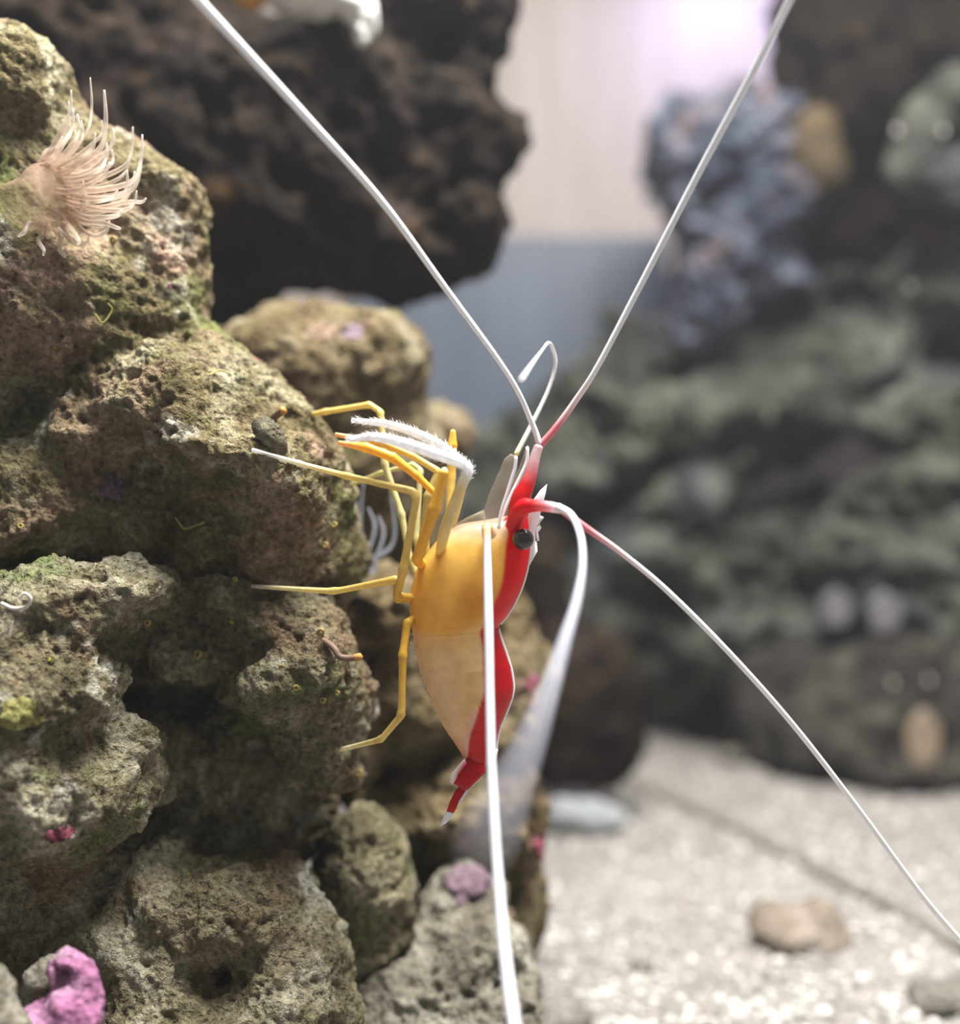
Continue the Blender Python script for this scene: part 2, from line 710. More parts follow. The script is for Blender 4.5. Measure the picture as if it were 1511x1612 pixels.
M_DARK = rock_mat('dark_rock', ((0.006, 0.0045, 0.004), (0.0165, 0.012, 0.0095), (0.038, 0.027, 0.020)), patches=(
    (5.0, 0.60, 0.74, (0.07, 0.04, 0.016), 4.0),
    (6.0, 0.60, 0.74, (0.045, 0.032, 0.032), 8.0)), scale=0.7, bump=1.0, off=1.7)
M_MID = rock_mat('mid_rock', ((0.06, 0.042, 0.02), (0.15, 0.115, 0.065), (0.27, 0.235, 0.16)), patches=(
    (5.0, 0.56, 0.68, (0.14, 0.135, 0.06), 4.0),
    (7.0, 0.60, 0.72, (0.26, 0.18, 0.145), 8.0)), scale=0.8, off=6.1)
M_REEF = rock_mat('reef_rock', ((0.028, 0.027, 0.025), (0.078, 0.079, 0.069), (0.195, 0.21, 0.19)), patches=(
    (2.0, 0.55, 0.70, (0.060, 0.070, 0.085), 4.0),
    (2.6, 0.56, 0.70, (0.18, 0.20, 0.155), 9.0),
    (5.0, 0.70, 0.76, (0.16, 0.07, 0.10), 2.0)), scale=0.35, off=2.9)
M_BLUE = rock_mat('blue_rock', ((0.022, 0.025, 0.04), (0.085, 0.10, 0.145), (0.34, 0.37, 0.47)), patches=(
    (4.0, 0.58, 0.70, (0.25, 0.19, 0.19), 4.0),), scale=0.45, off=8.8)
M_PINK = rock_mat('pink_crust', ((0.13, 0.045, 0.10), (0.30, 0.125, 0.23), (0.38, 0.22, 0.33)), patches=(
    (9.0, 0.58, 0.68, (0.33, 0.30, 0.27), 4.0),), bump=0.7, off=1.1)
M_PALE = rock_mat('pale_rock', ((0.075, 0.067, 0.05), (0.16, 0.15, 0.118), (0.28, 0.27, 0.225)), bump=0.6, off=4.4)

DET = ((26, 0.007, 'f'), (60, 0.0045, 'r'), (130, 0.0030, 'f'))

# the tall foreground rock that fills the left side, upper half
A1 = [
    (15, 140, 1.66, 88, 98, .11), (-170, 450, 1.85, 150, 300, .16), (-60, 180, 1.68, 100, 140, .14),
    (120, 330, 1.76, 175, 118, .15), (262, 325, 1.72, 48, 58, .07),
    (110, 500, 1.72, 190, 170, .17), (262, 470, 1.74, 62, 100, .10),
    (10, 430, 1.66, 120, 110, .14), (230, 660, 1.71, 200, 130, .17, 0),
    (345, 640, 1.70, 125, 75, .13, -48), (430, 730, 1.66, 95, 70, .12, -35),
    (330, 705, 1.60, 130, 42, .11, -12), (450, 805, 1.69, 98, 105, .13),
    (420, 880, 1.72, 120, 90, .13), (60, 780, 1.70, 170, 130, .16),
    (250, 850, 1.74, 200, 110, .15), (500, 890, 1.80, 70, 70, .10),
    (10, 632, 1.52, -42, 40, .14), (225, 735, 1.56, -26, 22, .05),
    (130, 560, 1.545, -16, 45, .03, 15),
]
# the foreground rock's lower half, nearer the lens
A2 = [
    (215, 930, 1.58, 72, 52, .10), (-160, 1250, 1.72, 150, 330, .16), (90, 945, 1.56, 140, 52, .11),
    (80, 1090, 1.52, 138, 92, .13), (-30, 1150, 1.5, 150, 180, .14), (100, 1240, 1.53, 135, 118, .13),
    (238, 1150, 1.63, 42, 92, .10), (400, 985, 1.72, 130, 62, .13),
    (455, 1062, 1.66, 118, 80, .14), (300, 1010, 1.70, 110, 70, .12), (430, 1160, 1.74, 120, 90, .10), (230, 1330, 1.70, 120, 80, .10), (515, 1140, 1.69, 64, 92, .10), (500, 1010, 1.66, 40, 34, .06),
    (330, 1120, 1.80, 180, 150, .10), (140, 1030, 1.76, 150, 120, .09), (150, 1330, 1.76, 170, 120, .08), (-40, 1300, 1.7, 120, 300, .1), (370, 1260, 1.86, 170, 150, .09),
    (375, 1430, 1.62, 112, 98, .13), (250, 1470, 1.64, 150, 130, .13),
    (455, 1530, 1.60, 82, 90, .12), (330, 1620, 1.56, 220, 90, .13),
    (40, 1400, 1.60, 130, 110, .12), (-20, 1520, 1.52, 90, 110, .1), (350, 1250, 1.72, 36, 70, .06),
    (330, 940, 1.68, 130, 60, .10), (450, 955, 1.70, 90, 70, .10), (300, 1200, 1.76, 90, 110, .09),
    (265, 1100, 1.60, -66, 30, .11, -8), (395, 1240, 1.64, -52, 78, .12),
    (95, 1190, 1.40, -28, 26, .04), (110, 1455, 1.48, -110, 34, .07),
]
a1 = obj('live_rock', rock_mesh('live_rock', A1, 0.0042, 0.06, ((7, 0.022, 2), (16, 0.010, 2)), DET, ((34, 0.008, 0.42, 0.3), (75, 0.0045, 0.4, 0.4)), 1.0), M_FRONT)
tag(a1, 'tall craggy olive and tan rock at left that carries the anemone', 'rock')
a2 = obj('live_rock', rock_mesh('live_rock_lower', A2, 0.0042, 0.045, ((7, 0.020, 2), (16, 0.011, 2)), DET, ((30, 0.009, 0.42, 0.35), (70, 0.0045, 0.4, 0.45)), 4.0, avoid=('live_rock',)), M_LOWER)
tag(a2, 'pitted grey green rock with dark hollows filling the lower left corner', 'rock')

# dark overhanging rock behind, upper middle
B = [
    (130, 120, 2.62, 260, 260, .3), (330, 260, 2.60, 230, 200, .3), (520, 230, 2.60, 190, 200, .28), (500, 330, 2.6, 220, 130, .26),
    (690, 110, 2.60, 95, 190, .2), (745, 220, 2.58, 90, 75, .18), (815, 225, 2.58, 30, 36, .08), (735, 360, 2.58, 66, 66, .16),
    (640, 390, 2.58, 110, 62, .18), (300, 20, 2.6, 120, 150, .2), (740, 20, 2.62, 60, 80, .15), (220, 420, 2.62, 260, 90, .2), (-60, 500, 2.75, 240, 420, .25), (-40, 1100, 2.7, 260, 420, .25),
    (780, 130, 2.40, -22, 24, .14), (700, 60, 2.42, -34, 55, .12, 15), (450, 290, 2.34, -40, 46, .1), (610, 260, 2.34, -26, 60, .08), (330, 180, 2.33, -20, 80, .06),
]
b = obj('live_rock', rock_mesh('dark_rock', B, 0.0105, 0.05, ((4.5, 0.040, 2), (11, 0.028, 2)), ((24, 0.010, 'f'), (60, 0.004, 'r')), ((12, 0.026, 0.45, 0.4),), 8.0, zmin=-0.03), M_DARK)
tag(b, 'dark brown knobbly overhanging rock behind the upper left antenna', 'rock')

# rounded middle rock behind the legs
Cc = [(480, 600, 2.12, 165, 125, .2), (605, 570, 2.12, 70, 80, .14), (560, 720, 2.15, 130, 120, .16), (400, 720, 2.1, 140, 120, .15), (690, 690, 2.4, 50, 60, .1), (620, 840, 2.35, 110, 110, .14)]
c = obj('live_rock', rock_mesh('mid_rock', Cc, 0.008, 0.04, ((5, 0.022, 2), (12, 0.012, 2)), ((30, 0.008, 'f'), (60, 0.004, 'r')), ((20, 0.010, 0.4, 0.3),), 12.0, avoid=('live_rock', 'live_rock_lower')), M_MID)
tag(c, 'rounded brown rock with grey top and one pink spot behind the legs', 'rock')

# rock behind the shrimp's belly and below its tail
D_ = [(600, 960, 1.98, 80, 70, .12), (640, 1080, 2.06, 110, 150, .13), (720, 1120, 2.12, 120, 130, .13), (560, 1130, 2.0, 60, 130, .1),
      (690, 1270, 2.08, 130, 100, .13), (800, 1290, 2.15, 52, 110, .12), (812, 1400, 2.25, 44, 105, .12), (840, 1335, 2.02, 30, 40, .06),
      (780, 1020, 2.2, 80, 110, .12), (850, 1060, 2.25, 30, 60, .07), (640, 1450, 2.1, 120, 130, .15), (760, 1480, 2.1, 60, 90, .15),
      (650, 1340, 1.96, -40, 40, .05), (690, 1195, 1.96, -50, 30, .06), (640, 1010, 1.92, -40, 24, .05)]
d = obj('live_rock', rock_mesh('belly_rock', D_, 0.0075, 0.03, ((7, 0.024, 2), (15, 0.014, 2)), ((34, 0.008, 'f'), (70, 0.005, 'r')), ((26, 0.010, 0.42, 0.5),), 15.0, avoid=('live_rock', 'live_rock_lower', 'mid_rock')), M_MID)
tag(d, 'olive brown rock behind the shrimp belly and tail standing on the sand', 'rock')

# round lower lobe
E_ = [(570, 1360, 1.84, 74, 92, .10), (560, 1450, 1.86, 82, 78, .10), (610, 1400, 1.86, 38, 60, .07), (520, 1530, 1.86, 60, 80, .09), (585, 1330, 1.74, -18, 20, .02)]
e = obj('live_rock', rock_mesh('lobe_rock', E_, 0.005, 0.03, ((8, 0.016, 2), (18, 0.010, 2)), DET, ((34, 0.010, 0.42, 0.5),), 18.0, avoid=('live_rock_lower', 'belly_rock')), M_LOWER)
tag(e, 'round grey green rock lobe below the lowest shrimp leg', 'rock')

# rubble below
Fk = [(640, 1570, 1.85, 120, 90, .12), (740, 1530, 1.85, 100, 90, .11), (730, 1440, 1.92, 75, 70, .08), (560, 1640, 1.8, 110, 70, .12), (800, 1600, 1.8, 50, 50, .08), (690, 1640, 1.78, 150, 60, .1)]
fk = obj('live_rock', rock_mesh('rubble_rock', Fk, 0.0055, 0.03, ((8, 0.016, 2), (18, 0.012, 2)), DET, ((34, 0.012, 0.45, 0.6),), 22.0, avoid=('live_rock_lower', 'belly_rock', 'lobe_rock')), M_PALE)
tag(fk, 'grey rubbly rock at bottom centre behind the long hanging antenna', 'rock')

# dark block on the sand
Gd = [(900, 1090, 3.55, 95, 110, .22), (965, 1110, 3.55, 52, 100, .18), (880, 1190, 3.5, 70, 60, .16), (990, 1165, 3.52, 34, 30, .1), (850, 930, 3.6, 50, 110, .16), (960, 1190, 3.5, 40, 50, .1),
      (870, 1040, 3.55, 70, 60, .16), (900, 1275, 3.42, -60, 34, .32, 10)]
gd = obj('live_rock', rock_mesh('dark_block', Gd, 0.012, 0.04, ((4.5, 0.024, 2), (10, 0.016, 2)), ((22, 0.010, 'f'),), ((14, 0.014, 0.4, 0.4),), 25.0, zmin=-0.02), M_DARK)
tag(gd, 'dark brown square rock right of the shrimp tail', 'rock')

# bluish encrusted rock at the back
Hb = [(1110, 260, 4.3, 85, 95, .28), (1180, 210, 4.3, 75, 70, .25), (1060, 230, 4.25, 44, 55, .15), (1190, 320, 4.35, 90, 90, .25), (1130, 400, 4.35, 62, 100, .22), (1240, 270, 4.35, 40, 60, .2),
      (1110, 480, 4.4, 55, 70, .2), (1190, 430, 4.5, 90, 80, .2)]
hb = obj('live_rock', rock_mesh('blue_rock', Hb, 0.016, 0.05, ((4, 0.05, 2), (9, 0.05, 2)), ((20, 0.030, 'r'), (34, 0.02, 'f')), ((9, 0.05, 0.45, 0.7),), 29.0), M_BLUE)
tag(hb, 'lumpy blue grey rock in the distance left of the yellow patch', 'rock')

# reef filling the right background
R1 = [(1400, 90, 4.3, 190, 150, .4), (1340, 220, 4.5, 120, 170, .3), (1500, 40, 4.1, 150, 190, .4), (1290, 60, 4.5, 50, 110, .25), (1390, 360, 4.5, 160, 110, .3), (1500, 330, 4.35, 90, 80, .2),
      (1360, 300, 4.1, -40, 90, .2)]
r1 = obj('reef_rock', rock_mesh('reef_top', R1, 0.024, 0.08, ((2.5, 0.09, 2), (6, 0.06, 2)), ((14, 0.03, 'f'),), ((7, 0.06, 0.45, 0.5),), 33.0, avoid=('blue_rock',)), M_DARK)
tag(r1, 'very dark blurred rock filling the upper right corner', 'rock')
R2 = [(1470, 190, 3.8, 44, 120, .13, -28), (1510, 280, 3.8, 70, 56, .13), (1420, 250, 3.8, 26, 56, .08, -20)]
r2 = obj('reef_rock', rock_mesh('reef_slab', R2, 0.018, 0.05, ((4, 0.04, 2),), ((16, 0.018, 'f'),), ((9, 0.03, 0.4, 0.4),), 37.0, avoid=('reef_top',)), M_REEF)
tag(r2, 'pale green leaning slab of rock at the upper right edge', 'rock')
R3 = [(1240, 600, 4.75, 330, 130, .3, 14), (1430, 520, 4.6, 180, 150, .3, 20), (1000, 690, 4.75, 190, 130, .22), (840, 760, 4.8, 110, 110, .15),
      (1040, 640, 4.45, 80, 40, .18, 24), (1150, 655, 4.35, 120, 34, .22, 10), (1290, 640, 4.4, 90, 38, .2, 34), (1370, 560, 4.25, 110, 40, .2, 38), (1480, 450, 4.15, 90, 60, .2, 28),
      (940, 620, 4.55, 70, 46, .16, -15), (1000, 545, 4.7, 70, 46, .14), (1090, 560, 4.6, 70, 40, .16, 12), (1450, 640, 4.2, 110, 44, .2, 24), (930, 740, 4.5, 80, 40, .18, 18),
      (1080, 770, 4.45, 110, 38, .18, 28), (1440, 760, 4.15, 130, 50, .22, 12), (1330, 430, 4.5, 90, 50, .2, 20)]
r3 = obj('reef_rock', rock_mesh('reef_middle', R3, 0.022, 0.05, ((3, 0.09, 2), (7, 0.06, 2)), ((16, 0.026, 'f'),), ((7, 0.07, 0.45, 0.5),), 41.0, avoid=('blue_rock', 'reef_top', 'reef_slab'), gap=0.02), M_REEF)
tag(r3, 'grey green blurred reef ledges behind the raised right antenna', 'rock')
R4 = [(1220, 930, 4.7, 290, 150, .25, 10), (1420, 920, 4.5, 210, 150, .3), (1000, 900, 4.75, 160, 120, .2), (1060, 1040, 4.85, 130, 80, .12),
      (1160, 880, 4.4, 110, 34, .18, 32), (1030, 870, 4.5, 80, 36, .16, 24), (1130, 990, 4.45, 120, 34, .18, 30), (1320, 860, 4.25, 110, 38, .2, 22), (1480, 860, 4.1, 90, 50, .2, 10), (960, 980, 4.6, 70, 50, .14),
      (1280, 960, 4.4, 90, 46, .2, 20), (1420, 960, 4.2, 110, 50, .2, -8)]
r4 = obj('reef_rock', rock_mesh('reef_low', R4, 0.022, 0.05, ((3, 0.08, 2), (7, 0.055, 2)), ((16, 0.024, 'f'),), ((7, 0.06, 0.45, 0.5),), 46.0, avoid=('reef_middle', 'dark_block'), gap=0.02), M_REEF)
tag(r4, 'dim grey green reef wall behind the long antenna sweeping down right', 'rock')
R5 = [(1300, 1100, 4.3, 170, 110, .25), (1450, 1110, 4.1, 160, 120, .3), (1400, 1190, 4.0, 190, 56, .22), (1200, 1150, 4.4, 60, 60, .14), (1500, 1200, 3.95, 90, 50, .2)]
M_FOOT = rock_mat('reef_foot', ((0.020, 0.019, 0.017), (0.050, 0.047, 0.042), (0.105, 0.10, 0.088)), scale=0.35, off=5.2)
r5 = obj('reef_rock', rock_mesh('reef_foot', R5, 0.022, 0.06, ((3, 0.06, 2), (7, 0.04, 2)), ((16, 0.02, 'f'),), ((8, 0.04, 0.45, 0.4),), 52.0, zmin=-0.03, avoid=('reef_low', 'reef_middle'), gap=0.02), M_FOOT)
tag(r5, 'dark grey reef foot resting on the sand at right', 'rock')

# crusts and lumps that are their own pieces
def lump(name, blobs, h, mat, label, cat, seed, k=0.012, big=((20, 0.008, 2),), disp=((60, 0.003, 'f'),), group=None):
    o = obj(name, rock_mesh(name + str(seed), blobs, h, k, big, disp, (), seed, up=2), mat)
    return tag(o, label, cat, group)


lump('pink_rock', [(112, 1525, 1.36, 30, 36, .03), (128, 1550, 1.36, 26, 40, .03), (110, 1595, 1.34, 50, 46, .04), (75, 1620, 1.34, 50, 40, .04), (95, 1535, 1.345, -12, 8, .02)], 0.003, M_PINK,
     'bright pink coralline lump at the bottom left corner', 'rock', 61.0, big=((14, 0.012, 2), (34, 0.006, 2)))
lump('pale_stone', [(70, 1545, 1.40, 34, 40, .03), (60, 1600, 1.42, 40, 50, .04)], 0.004, M_PALE, 'whitish stone behind the pink coralline lump', 'rock', 63.0)
lump('pale_stone', [(-12, 1585, 1.30, 38, 75, .04, 24), (20, 1640, 1.30, 36, 50, .04)], 0.004, M_PALE, 'pale green grey stone cut by the left frame edge below everything', 'rock', 64.0)
M_LIT_TOP = plain_mat('lit_top_lump', (0.80, 0.79, 0.78), 0.6, 0.12, 30, 0.006)  # white lump stands in for the rock's brightly lit top
M_AMBER = plain_mat('amber_sponge', (0.62, 0.30, 0.05), 0.5, 0.2, 25, 0.006)
lump('lit_top_lump', [(490, -8, 2.34, 72, 32, .07), (560, 10, 2.32, 30, 24, .05), (575, 30, 2.32, 22, 26, .04), (570, 50, 2.31, 12, 16, .03), (535, 14, 2.30, -8, 12, .02), (585, 46, 2.29, -9, 14, .03)], 0.006, M_LIT_TOP,
     'bright white lump standing for the lit top of the dark overhanging rock', 'sponge', 66.0)
lump('amber_sponge', [(393, -14, 2.33, 30, 26, .04), (412, -20, 2.33, 20, 22, .04)], 0.006, M_AMBER, 'amber orange lump beside the white lump at the top edge', 'sponge', 67.0)
M_YEL = plain_mat('ochre_coral', (0.085, 0.06, 0.03), 0.85, 0.4, 4, 0.04)
lump('ochre_sponge', [(1285, 215, 4.16, 40, 50, .1), (1298, 268, 4.14, 36, 44, .09), (1262, 240, 4.2, 30, 50, .08)], 0.018, M_YEL, 'blurred ochre yellow lump among the dark rocks at upper right', 'sponge', 68.0, 0.03)
#ROCKS_END

# ------------------------------------------------------------------ the cleaner shrimp
D0 = 1.50
U = D0 / F                                       # one pixel at the shrimp, in units
M_BODY = flesh_mat('shrimp_body', 0.32, 0.50, 0.10, 55, 0.3)
M_LIMB = flesh_mat('shrimp_limb', 0.35, 0.35, 0.10, 90, 0.2)
M_ANT = flesh_mat('shrimp_antenna', 0.4, 0.12, 0.03, 40, 0.1)
M_FILM = flesh_mat('shrimp_film', 0.25, 0.5, 0.1, 60, 0.3, alpha=0.20)
M_HAIR = flesh_mat('shrimp_hair', 0.5, 0.5, 0.0, 60, 0.0, alpha=0.5)
M_EYE = plain_mat('eye', (0.022, 0.018, 0.016), 0.22, 0.2, 60, spec=0.6)

AMBER = np.array([0.90, 0.60, 0.13])
GOLD = np.array([0.88, 0.53, 0.06])
STRAW = np.array([0.88, 0.78, 0.46])
BROWN = np.array([0.55, 0.26, 0.035])
RED = np.array([0.66, 0.008, 0.014])
WHITE = np.array([0.95, 0.95, 0.97])
PINK = np.array([0.80, 0.22, 0.24])
CLEAR = np.array([0.62, 0.52, 0.36])
PALEY = np.array([0.80, 0.68, 0.34])

shrimp = empty('cleaner_shrimp', at(700, 960, D0))
tag(shrimp, 'amber cleaner shrimp with red back stripe clinging head up to the rock', 'shrimp')

# body: dorsal x,y | ventral x,y | half width px | red share from the back
SEC = [
    (828, 806, 800, 812, 10, .85), (832, 820, 766, 818, 24, .60), (834, 838, 722, 826, 38, .32), (835, 856, 694, 845, 48, .27),
    (834, 873, 677, 864, 54, .245), (829, 900, 658, 892, 61, .22), (821, 926, 649, 920, 65, .20), (810, 950, 645, 946, 66, .20),
    (799, 968, 645, 966, 65, .20), (788, 982, 648, 986, 63, .20), (785, 990, 650, 999, 60, .21), (788, 1003, 652, 1013, 58, .22),
    (796, 1026, 656, 1034, 56, .25), (803, 1048, 661, 1054, 53, .29), (807, 1068, 667, 1074, 50, .32), (808, 1086, 674, 1094, 47, .35),
    (803, 1106, 682, 1114, 43, .40), (795, 1126, 692, 1133, 38, .46), (787, 1144, 703, 1151, 33, .54), (783, 1162, 714, 1167, 28, .64),
    (781, 1178, 723, 1181, 24, .76), (779, 1190, 729, 1191, 21, .86), (770, 1201, 731, 1198, 18, .95), (757, 1211, 728, 1204, 14, 1.0)]
SEC = np.array(SEC, float)


def dense(S, n):
    t = np.linspace(0, len(S) - 1, n)
    P = np.zeros((n, S.shape[1]))
    Q = np.vstack([2 * S[0] - S[1], S, 2 * S[-1] - S[-2]])
    for i, s in enumerate(t):
        k = min(int(s), len(S) - 2)
        u = s - k
        a, b_, c_, d_ = Q[k], Q[k + 1], Q[k + 2], Q[k + 3]
        P[i] = 0.5 * (2 * b_ + (c_ - a) * u + (2 * a - 5 * b_ + 4 * c_ - d_) * u * u + (3 * b_ - a - 3 * c_ + d_) * u ** 3)
    return P


SD = dense(SEC, 190)
NR = 120
V, C = [], []
joints = [10, 13.0, 15.6, 18.2, 20.6]                    # abdominal plate edges in section number
for i, (dx, dy, vx, vy, w, red) in enumerate(SD):
    s = i / 189 * (len(SEC) - 1)
    dpt, vpt = at(dx, dy, D0), at(vx, vy, D0)
    ctr, ax = (dpt + vpt) / 2, (dpt - vpt) / 2
    lip = 0.0
    for j in joints:                                      # each plate overlaps the next with a small step
        if -0.9 < s - j < 0.25:
            lip += 0.012 * math.exp(-((s - j) / 0.2) ** 2)
    for q in range(NR):
        a = 2 * math.pi * q / NR
        ca, sa = math.cos(a), math.sin(a)
        # deep narrow section: back keeled, belly round
        wid = w * U * abs(sa) ** 0.9 * (1 if sa >= 0 else -1) * (1.0 - 0.22 * max(0, ca) ** 2)
        p = ctr + ax * ca * (1 + lip) + np.array([0, wid * (1 + lip), 0])
        V.append(p)
        share = (1 - ca) / 2                              # 0 on the back, 1 on the belly
        px, py = CX + p[0] / p[1] * F, CY - (p[2] - CAMZ) / p[1] * F
        # belly colours
        edge = 1003 + 14 * math.sin((px - 650) / 30)
        if py < edge + 0:
            base = AMBER.copy()
            f = math.exp(-(((px - 745) / 34) ** 2 + ((py - 945) / 44) ** 2))
            base = base * (1 - 0.85 * f) + BROWN * 0.85 * f
            f = math.exp(-(((px - 665) / 30) ** 2 + ((py - 915) / 60) ** 2))
            base = base * (1 - 0.4 * f) + GOLD * 0.4 * f
            f = float(sstep(868, 828, py))
            base = base * (1 - f) + CLEAR * f
            f = float(sstep(edge - 26, edge, py))
            base = base * (1 - f) + (STRAW * 0.6 + AMBER * 0.4) * f
        else:
            f = float(sstep(edge, edge + 22, py))
            base = STRAW * (0.6 + 0.4 * f) + AMBER * 0.4 * (1 - f)
            f = math.exp(-((px - 738) / 22) ** 2) * 0.35
            base = base * (1 - f) + AMBER * f
            f = float(sstep(1140, 1185, py)) * 0.6
            base = base * (1 - f) + np.array([0.82, 0.55, 0.42]) * f
        rim = red + 0.006 * math.sin(s * 2.1)
        f = float(sstep(rim + 0.022, rim - 0.012, share))
        col = base * (1 - f) + RED * f
        fw = float(sstep(0.0060, 0.0022, share)) if s > 2 else 0.0
        if 21.4 < s < 22.2 and share > 0.25:
            fw = max(fw, 0.0)
        col = col * (1 - fw) + WHITE * fw
        # pale rim where the red ends on the tail side
        if s > 16:
            fp = math.exp(-((share - rim - 0.05) / 0.035) ** 2) * 0.7
            col = col * (1 - fp) + np.array([0.86, 0.66, 0.68]) * fp
        C.append(col)
n = len(SD)
Fc = []
for i in range(n - 1):
    for q in range(NR):
        a, b_ = i * NR + q, i * NR + (q + 1) % NR
        Fc.append([a, b_, b_ + NR, a + NR])
V.append(np.mean(V[:NR], axis=0))
V.append(np.mean(V[(n - 1) * NR:n * NR], axis=0))
C += [C[0], C[-1]]
for q in range(NR):
    Fc.append([(q + 1) % NR, q, n * NR])
    Fc.append([(n - 1) * NR + q, (n - 1) * NR + (q + 1) % NR, n * NR + 1])


def sput(name, me, mat, parent=shrimp):
    """a part of the shrimp: mesh given in world coordinates"""
    o = bpy.data.objects.new(name, me)
    COL.objects.link(o)
    if len(me.materials) == 0:
        me.materials.append(mat)
    off = parent.matrix_world.translation if parent.parent is None else shrimp.location
    me.transform(__import__('mathutils').Matrix.Translation(-Vector(shrimp.location)))
    o.parent = parent
    return o


bpy.context.view_layer.update()
me = new_mesh('body', V, Fc)
set_col(me, C)
body = sput('body', me, M_BODY)


def limb(name, pts, cols, mat=M_LIMB, parent=shrimp, n=60, seg=10, straight=True, knob=0.25, flat=1.0):
    """pts: (px, py, d, width_px).  straight segments with rounded joints, or a smooth curve"""
    P = np.array([[*at(p[0], p[1], p[2]), p[3] * 0.5 * p[2] / F] for p in pts])
    K = len(pts)
    if straight:
        rows, cc = [], []
        cols = np.array(cols, float)
        for k in range(K - 1):
            for t in np.linspace(0, 1, 14, endpoint=(k == K - 2)):
                r = P[k] * (1 - t) + P[k + 1] * t
                e = 0.0
                if k > 0:
                    e += math.exp(-(t / 0.06) ** 2)
                if k < K - 2:
                    e += math.exp(-((1 - t) / 0.06) ** 2)
                r[3] *= 1 + knob * min(e, 1) - 0.06 * math.sin(math.pi * t)
                rows.append(r)
                cc.append(cols[k] * (1 - t) + cols[k + 1] * t)
        R = np.array(rows)
        # round the corners a little
        for _ in range(2):
            R[1:-1, :3] = 0.25 * R[:-2, :3] + 0.5 * R[1:-1, :3] + 0.25 * R[2:, :3]
        cc = np.array(cc)
    else:
        R = smooth_path(P, n)
        ci = np.linspace(0, 1, len(cols))
        # colours follow the control points
        cum = np.concatenate([[0], np.cumsum(np.linalg.norm(np.diff(P[:, :3], axis=0), axis=1) ** 0.5)])
        tt = np.linspace(0, cum[-1], n)
        cols = np.array(cols, float)
        cc = np.stack([np.interp(tt, cum, cols[:, q]) for q in range(3)], 1)
    me = tube_mesh(name, R[:, :3], np.maximum(R[:, 3], 1e-4), cc, seg, flat)
    return sput(name, me, mat, parent)


def rd(px, py, default=1.55, eps=0.004, rad=7):
    v = front_depth(['live_rock', 'live_rock_lower'], px, py, rad)
    return (default if v is None else v) - eps


G1, G2, G3 = np.array([0.85, 0.60, 0.14]), np.array([0.80, 0.64, 0.22]), np.array([0.85, 0.80, 0.60])
FARY = np.array([0.60, 0.55, 0.26])
# walking legs, near side
limb('walking_leg', [(676, 948, 1.50, 14), (624, 938, 1.465, 14), (634, 900, 1.45, 14), (657, 775, 1.44, 13), (545, 749, 1.47, 10), (470, 729, rd(470, 729), 8), (397, 708, rd(397, 708), 6)],
     [G1, GOLD, G1, G2, G2, G3, WHITE])
limb('walking_leg', [(676, 940, 1.50, 13), (626, 942, 1.475, 15), (624, 912, 1.46, 13), (527, 931, 1.49, 10), (397, 923, rd(397, 923), 6)], [G1, GOLD, G1, G2, G3 * 0.9])
limb('walking_leg', [(676, 962, 1.50, 14), (641, 980, 1.468, 14), (634, 1030, 1.455, 13), (632, 1126, 1.455, 12), (600, 1164, 1.47, 10), (537, 1180, rd(537, 1180), 7)],
     [G1, GOLD * 0.9, GOLD * 0.9, G1, G2, G3])
# far side
limb('walking_leg', [(668, 930, 1.55, 12), (645, 880, 1.56, 11), (632, 810, 1.57, 11), (605, 730, 1.58, 11), (599, 648, 1.59, 10), (582, 637, 1.60, 10), (512, 648, 1.63, 9), (455, 660, 1.68, 7)],
     [G1, FARY, FARY, FARY, G2, G2, G2, FARY])
limb('walking_leg', [(670, 910, 1.56, 10), (655, 850, 1.57, 10), (662, 740, 1.59, 9), (650, 731, 1.60, 8), (600, 744, 1.62, 7), (536, 770, 1.70, 6)], [G1, FARY, FARY, FARY * 1.1, FARY * 1.1, FARY])
# thick amber claw legs
limb('claw_leg', [(684, 900, 1.53, 16), (655, 882, 1.455, 17), (684, 800, 1.43, 20), (699, 742, 1.425, 15), (700, 738, 1.425, 10)], [GOLD, GOLD, GOLD, GOLD, G3], knob=0.12)
limb('claw_leg', [(690, 782, 1.455, 11), (655, 748, 1.455, 13), (618, 720, 1.455, 16), (575, 704, 1.455, 16), (533, 697, 1.46, 7)], [GOLD, GOLD, GOLD, GOLD, np.array([0.9, .5, .2])], knob=0.12)
limb('claw_leg', [(672, 900, 1.53, 12), (668, 840, 1.53, 16), (675, 780, 1.53, 17), (690, 742, 1.53, 12), (650, 718, 1.53, 10), (600, 697, 1.53, 12), (528, 684, 1.53, 7)],
     [G1, G2 * .8, G2 * .8, G2, G1, GOLD * 0.9, np.array([0.85, .5, .2])], knob=0.12)
limb('claw_leg', [(706, 830, 1.54, 12), (710, 750, 1.55, 15), (712, 700, 1.55, 16), (713, 678, 1.55, 9)], [G2, G1, GOLD, G1], knob=0.05)

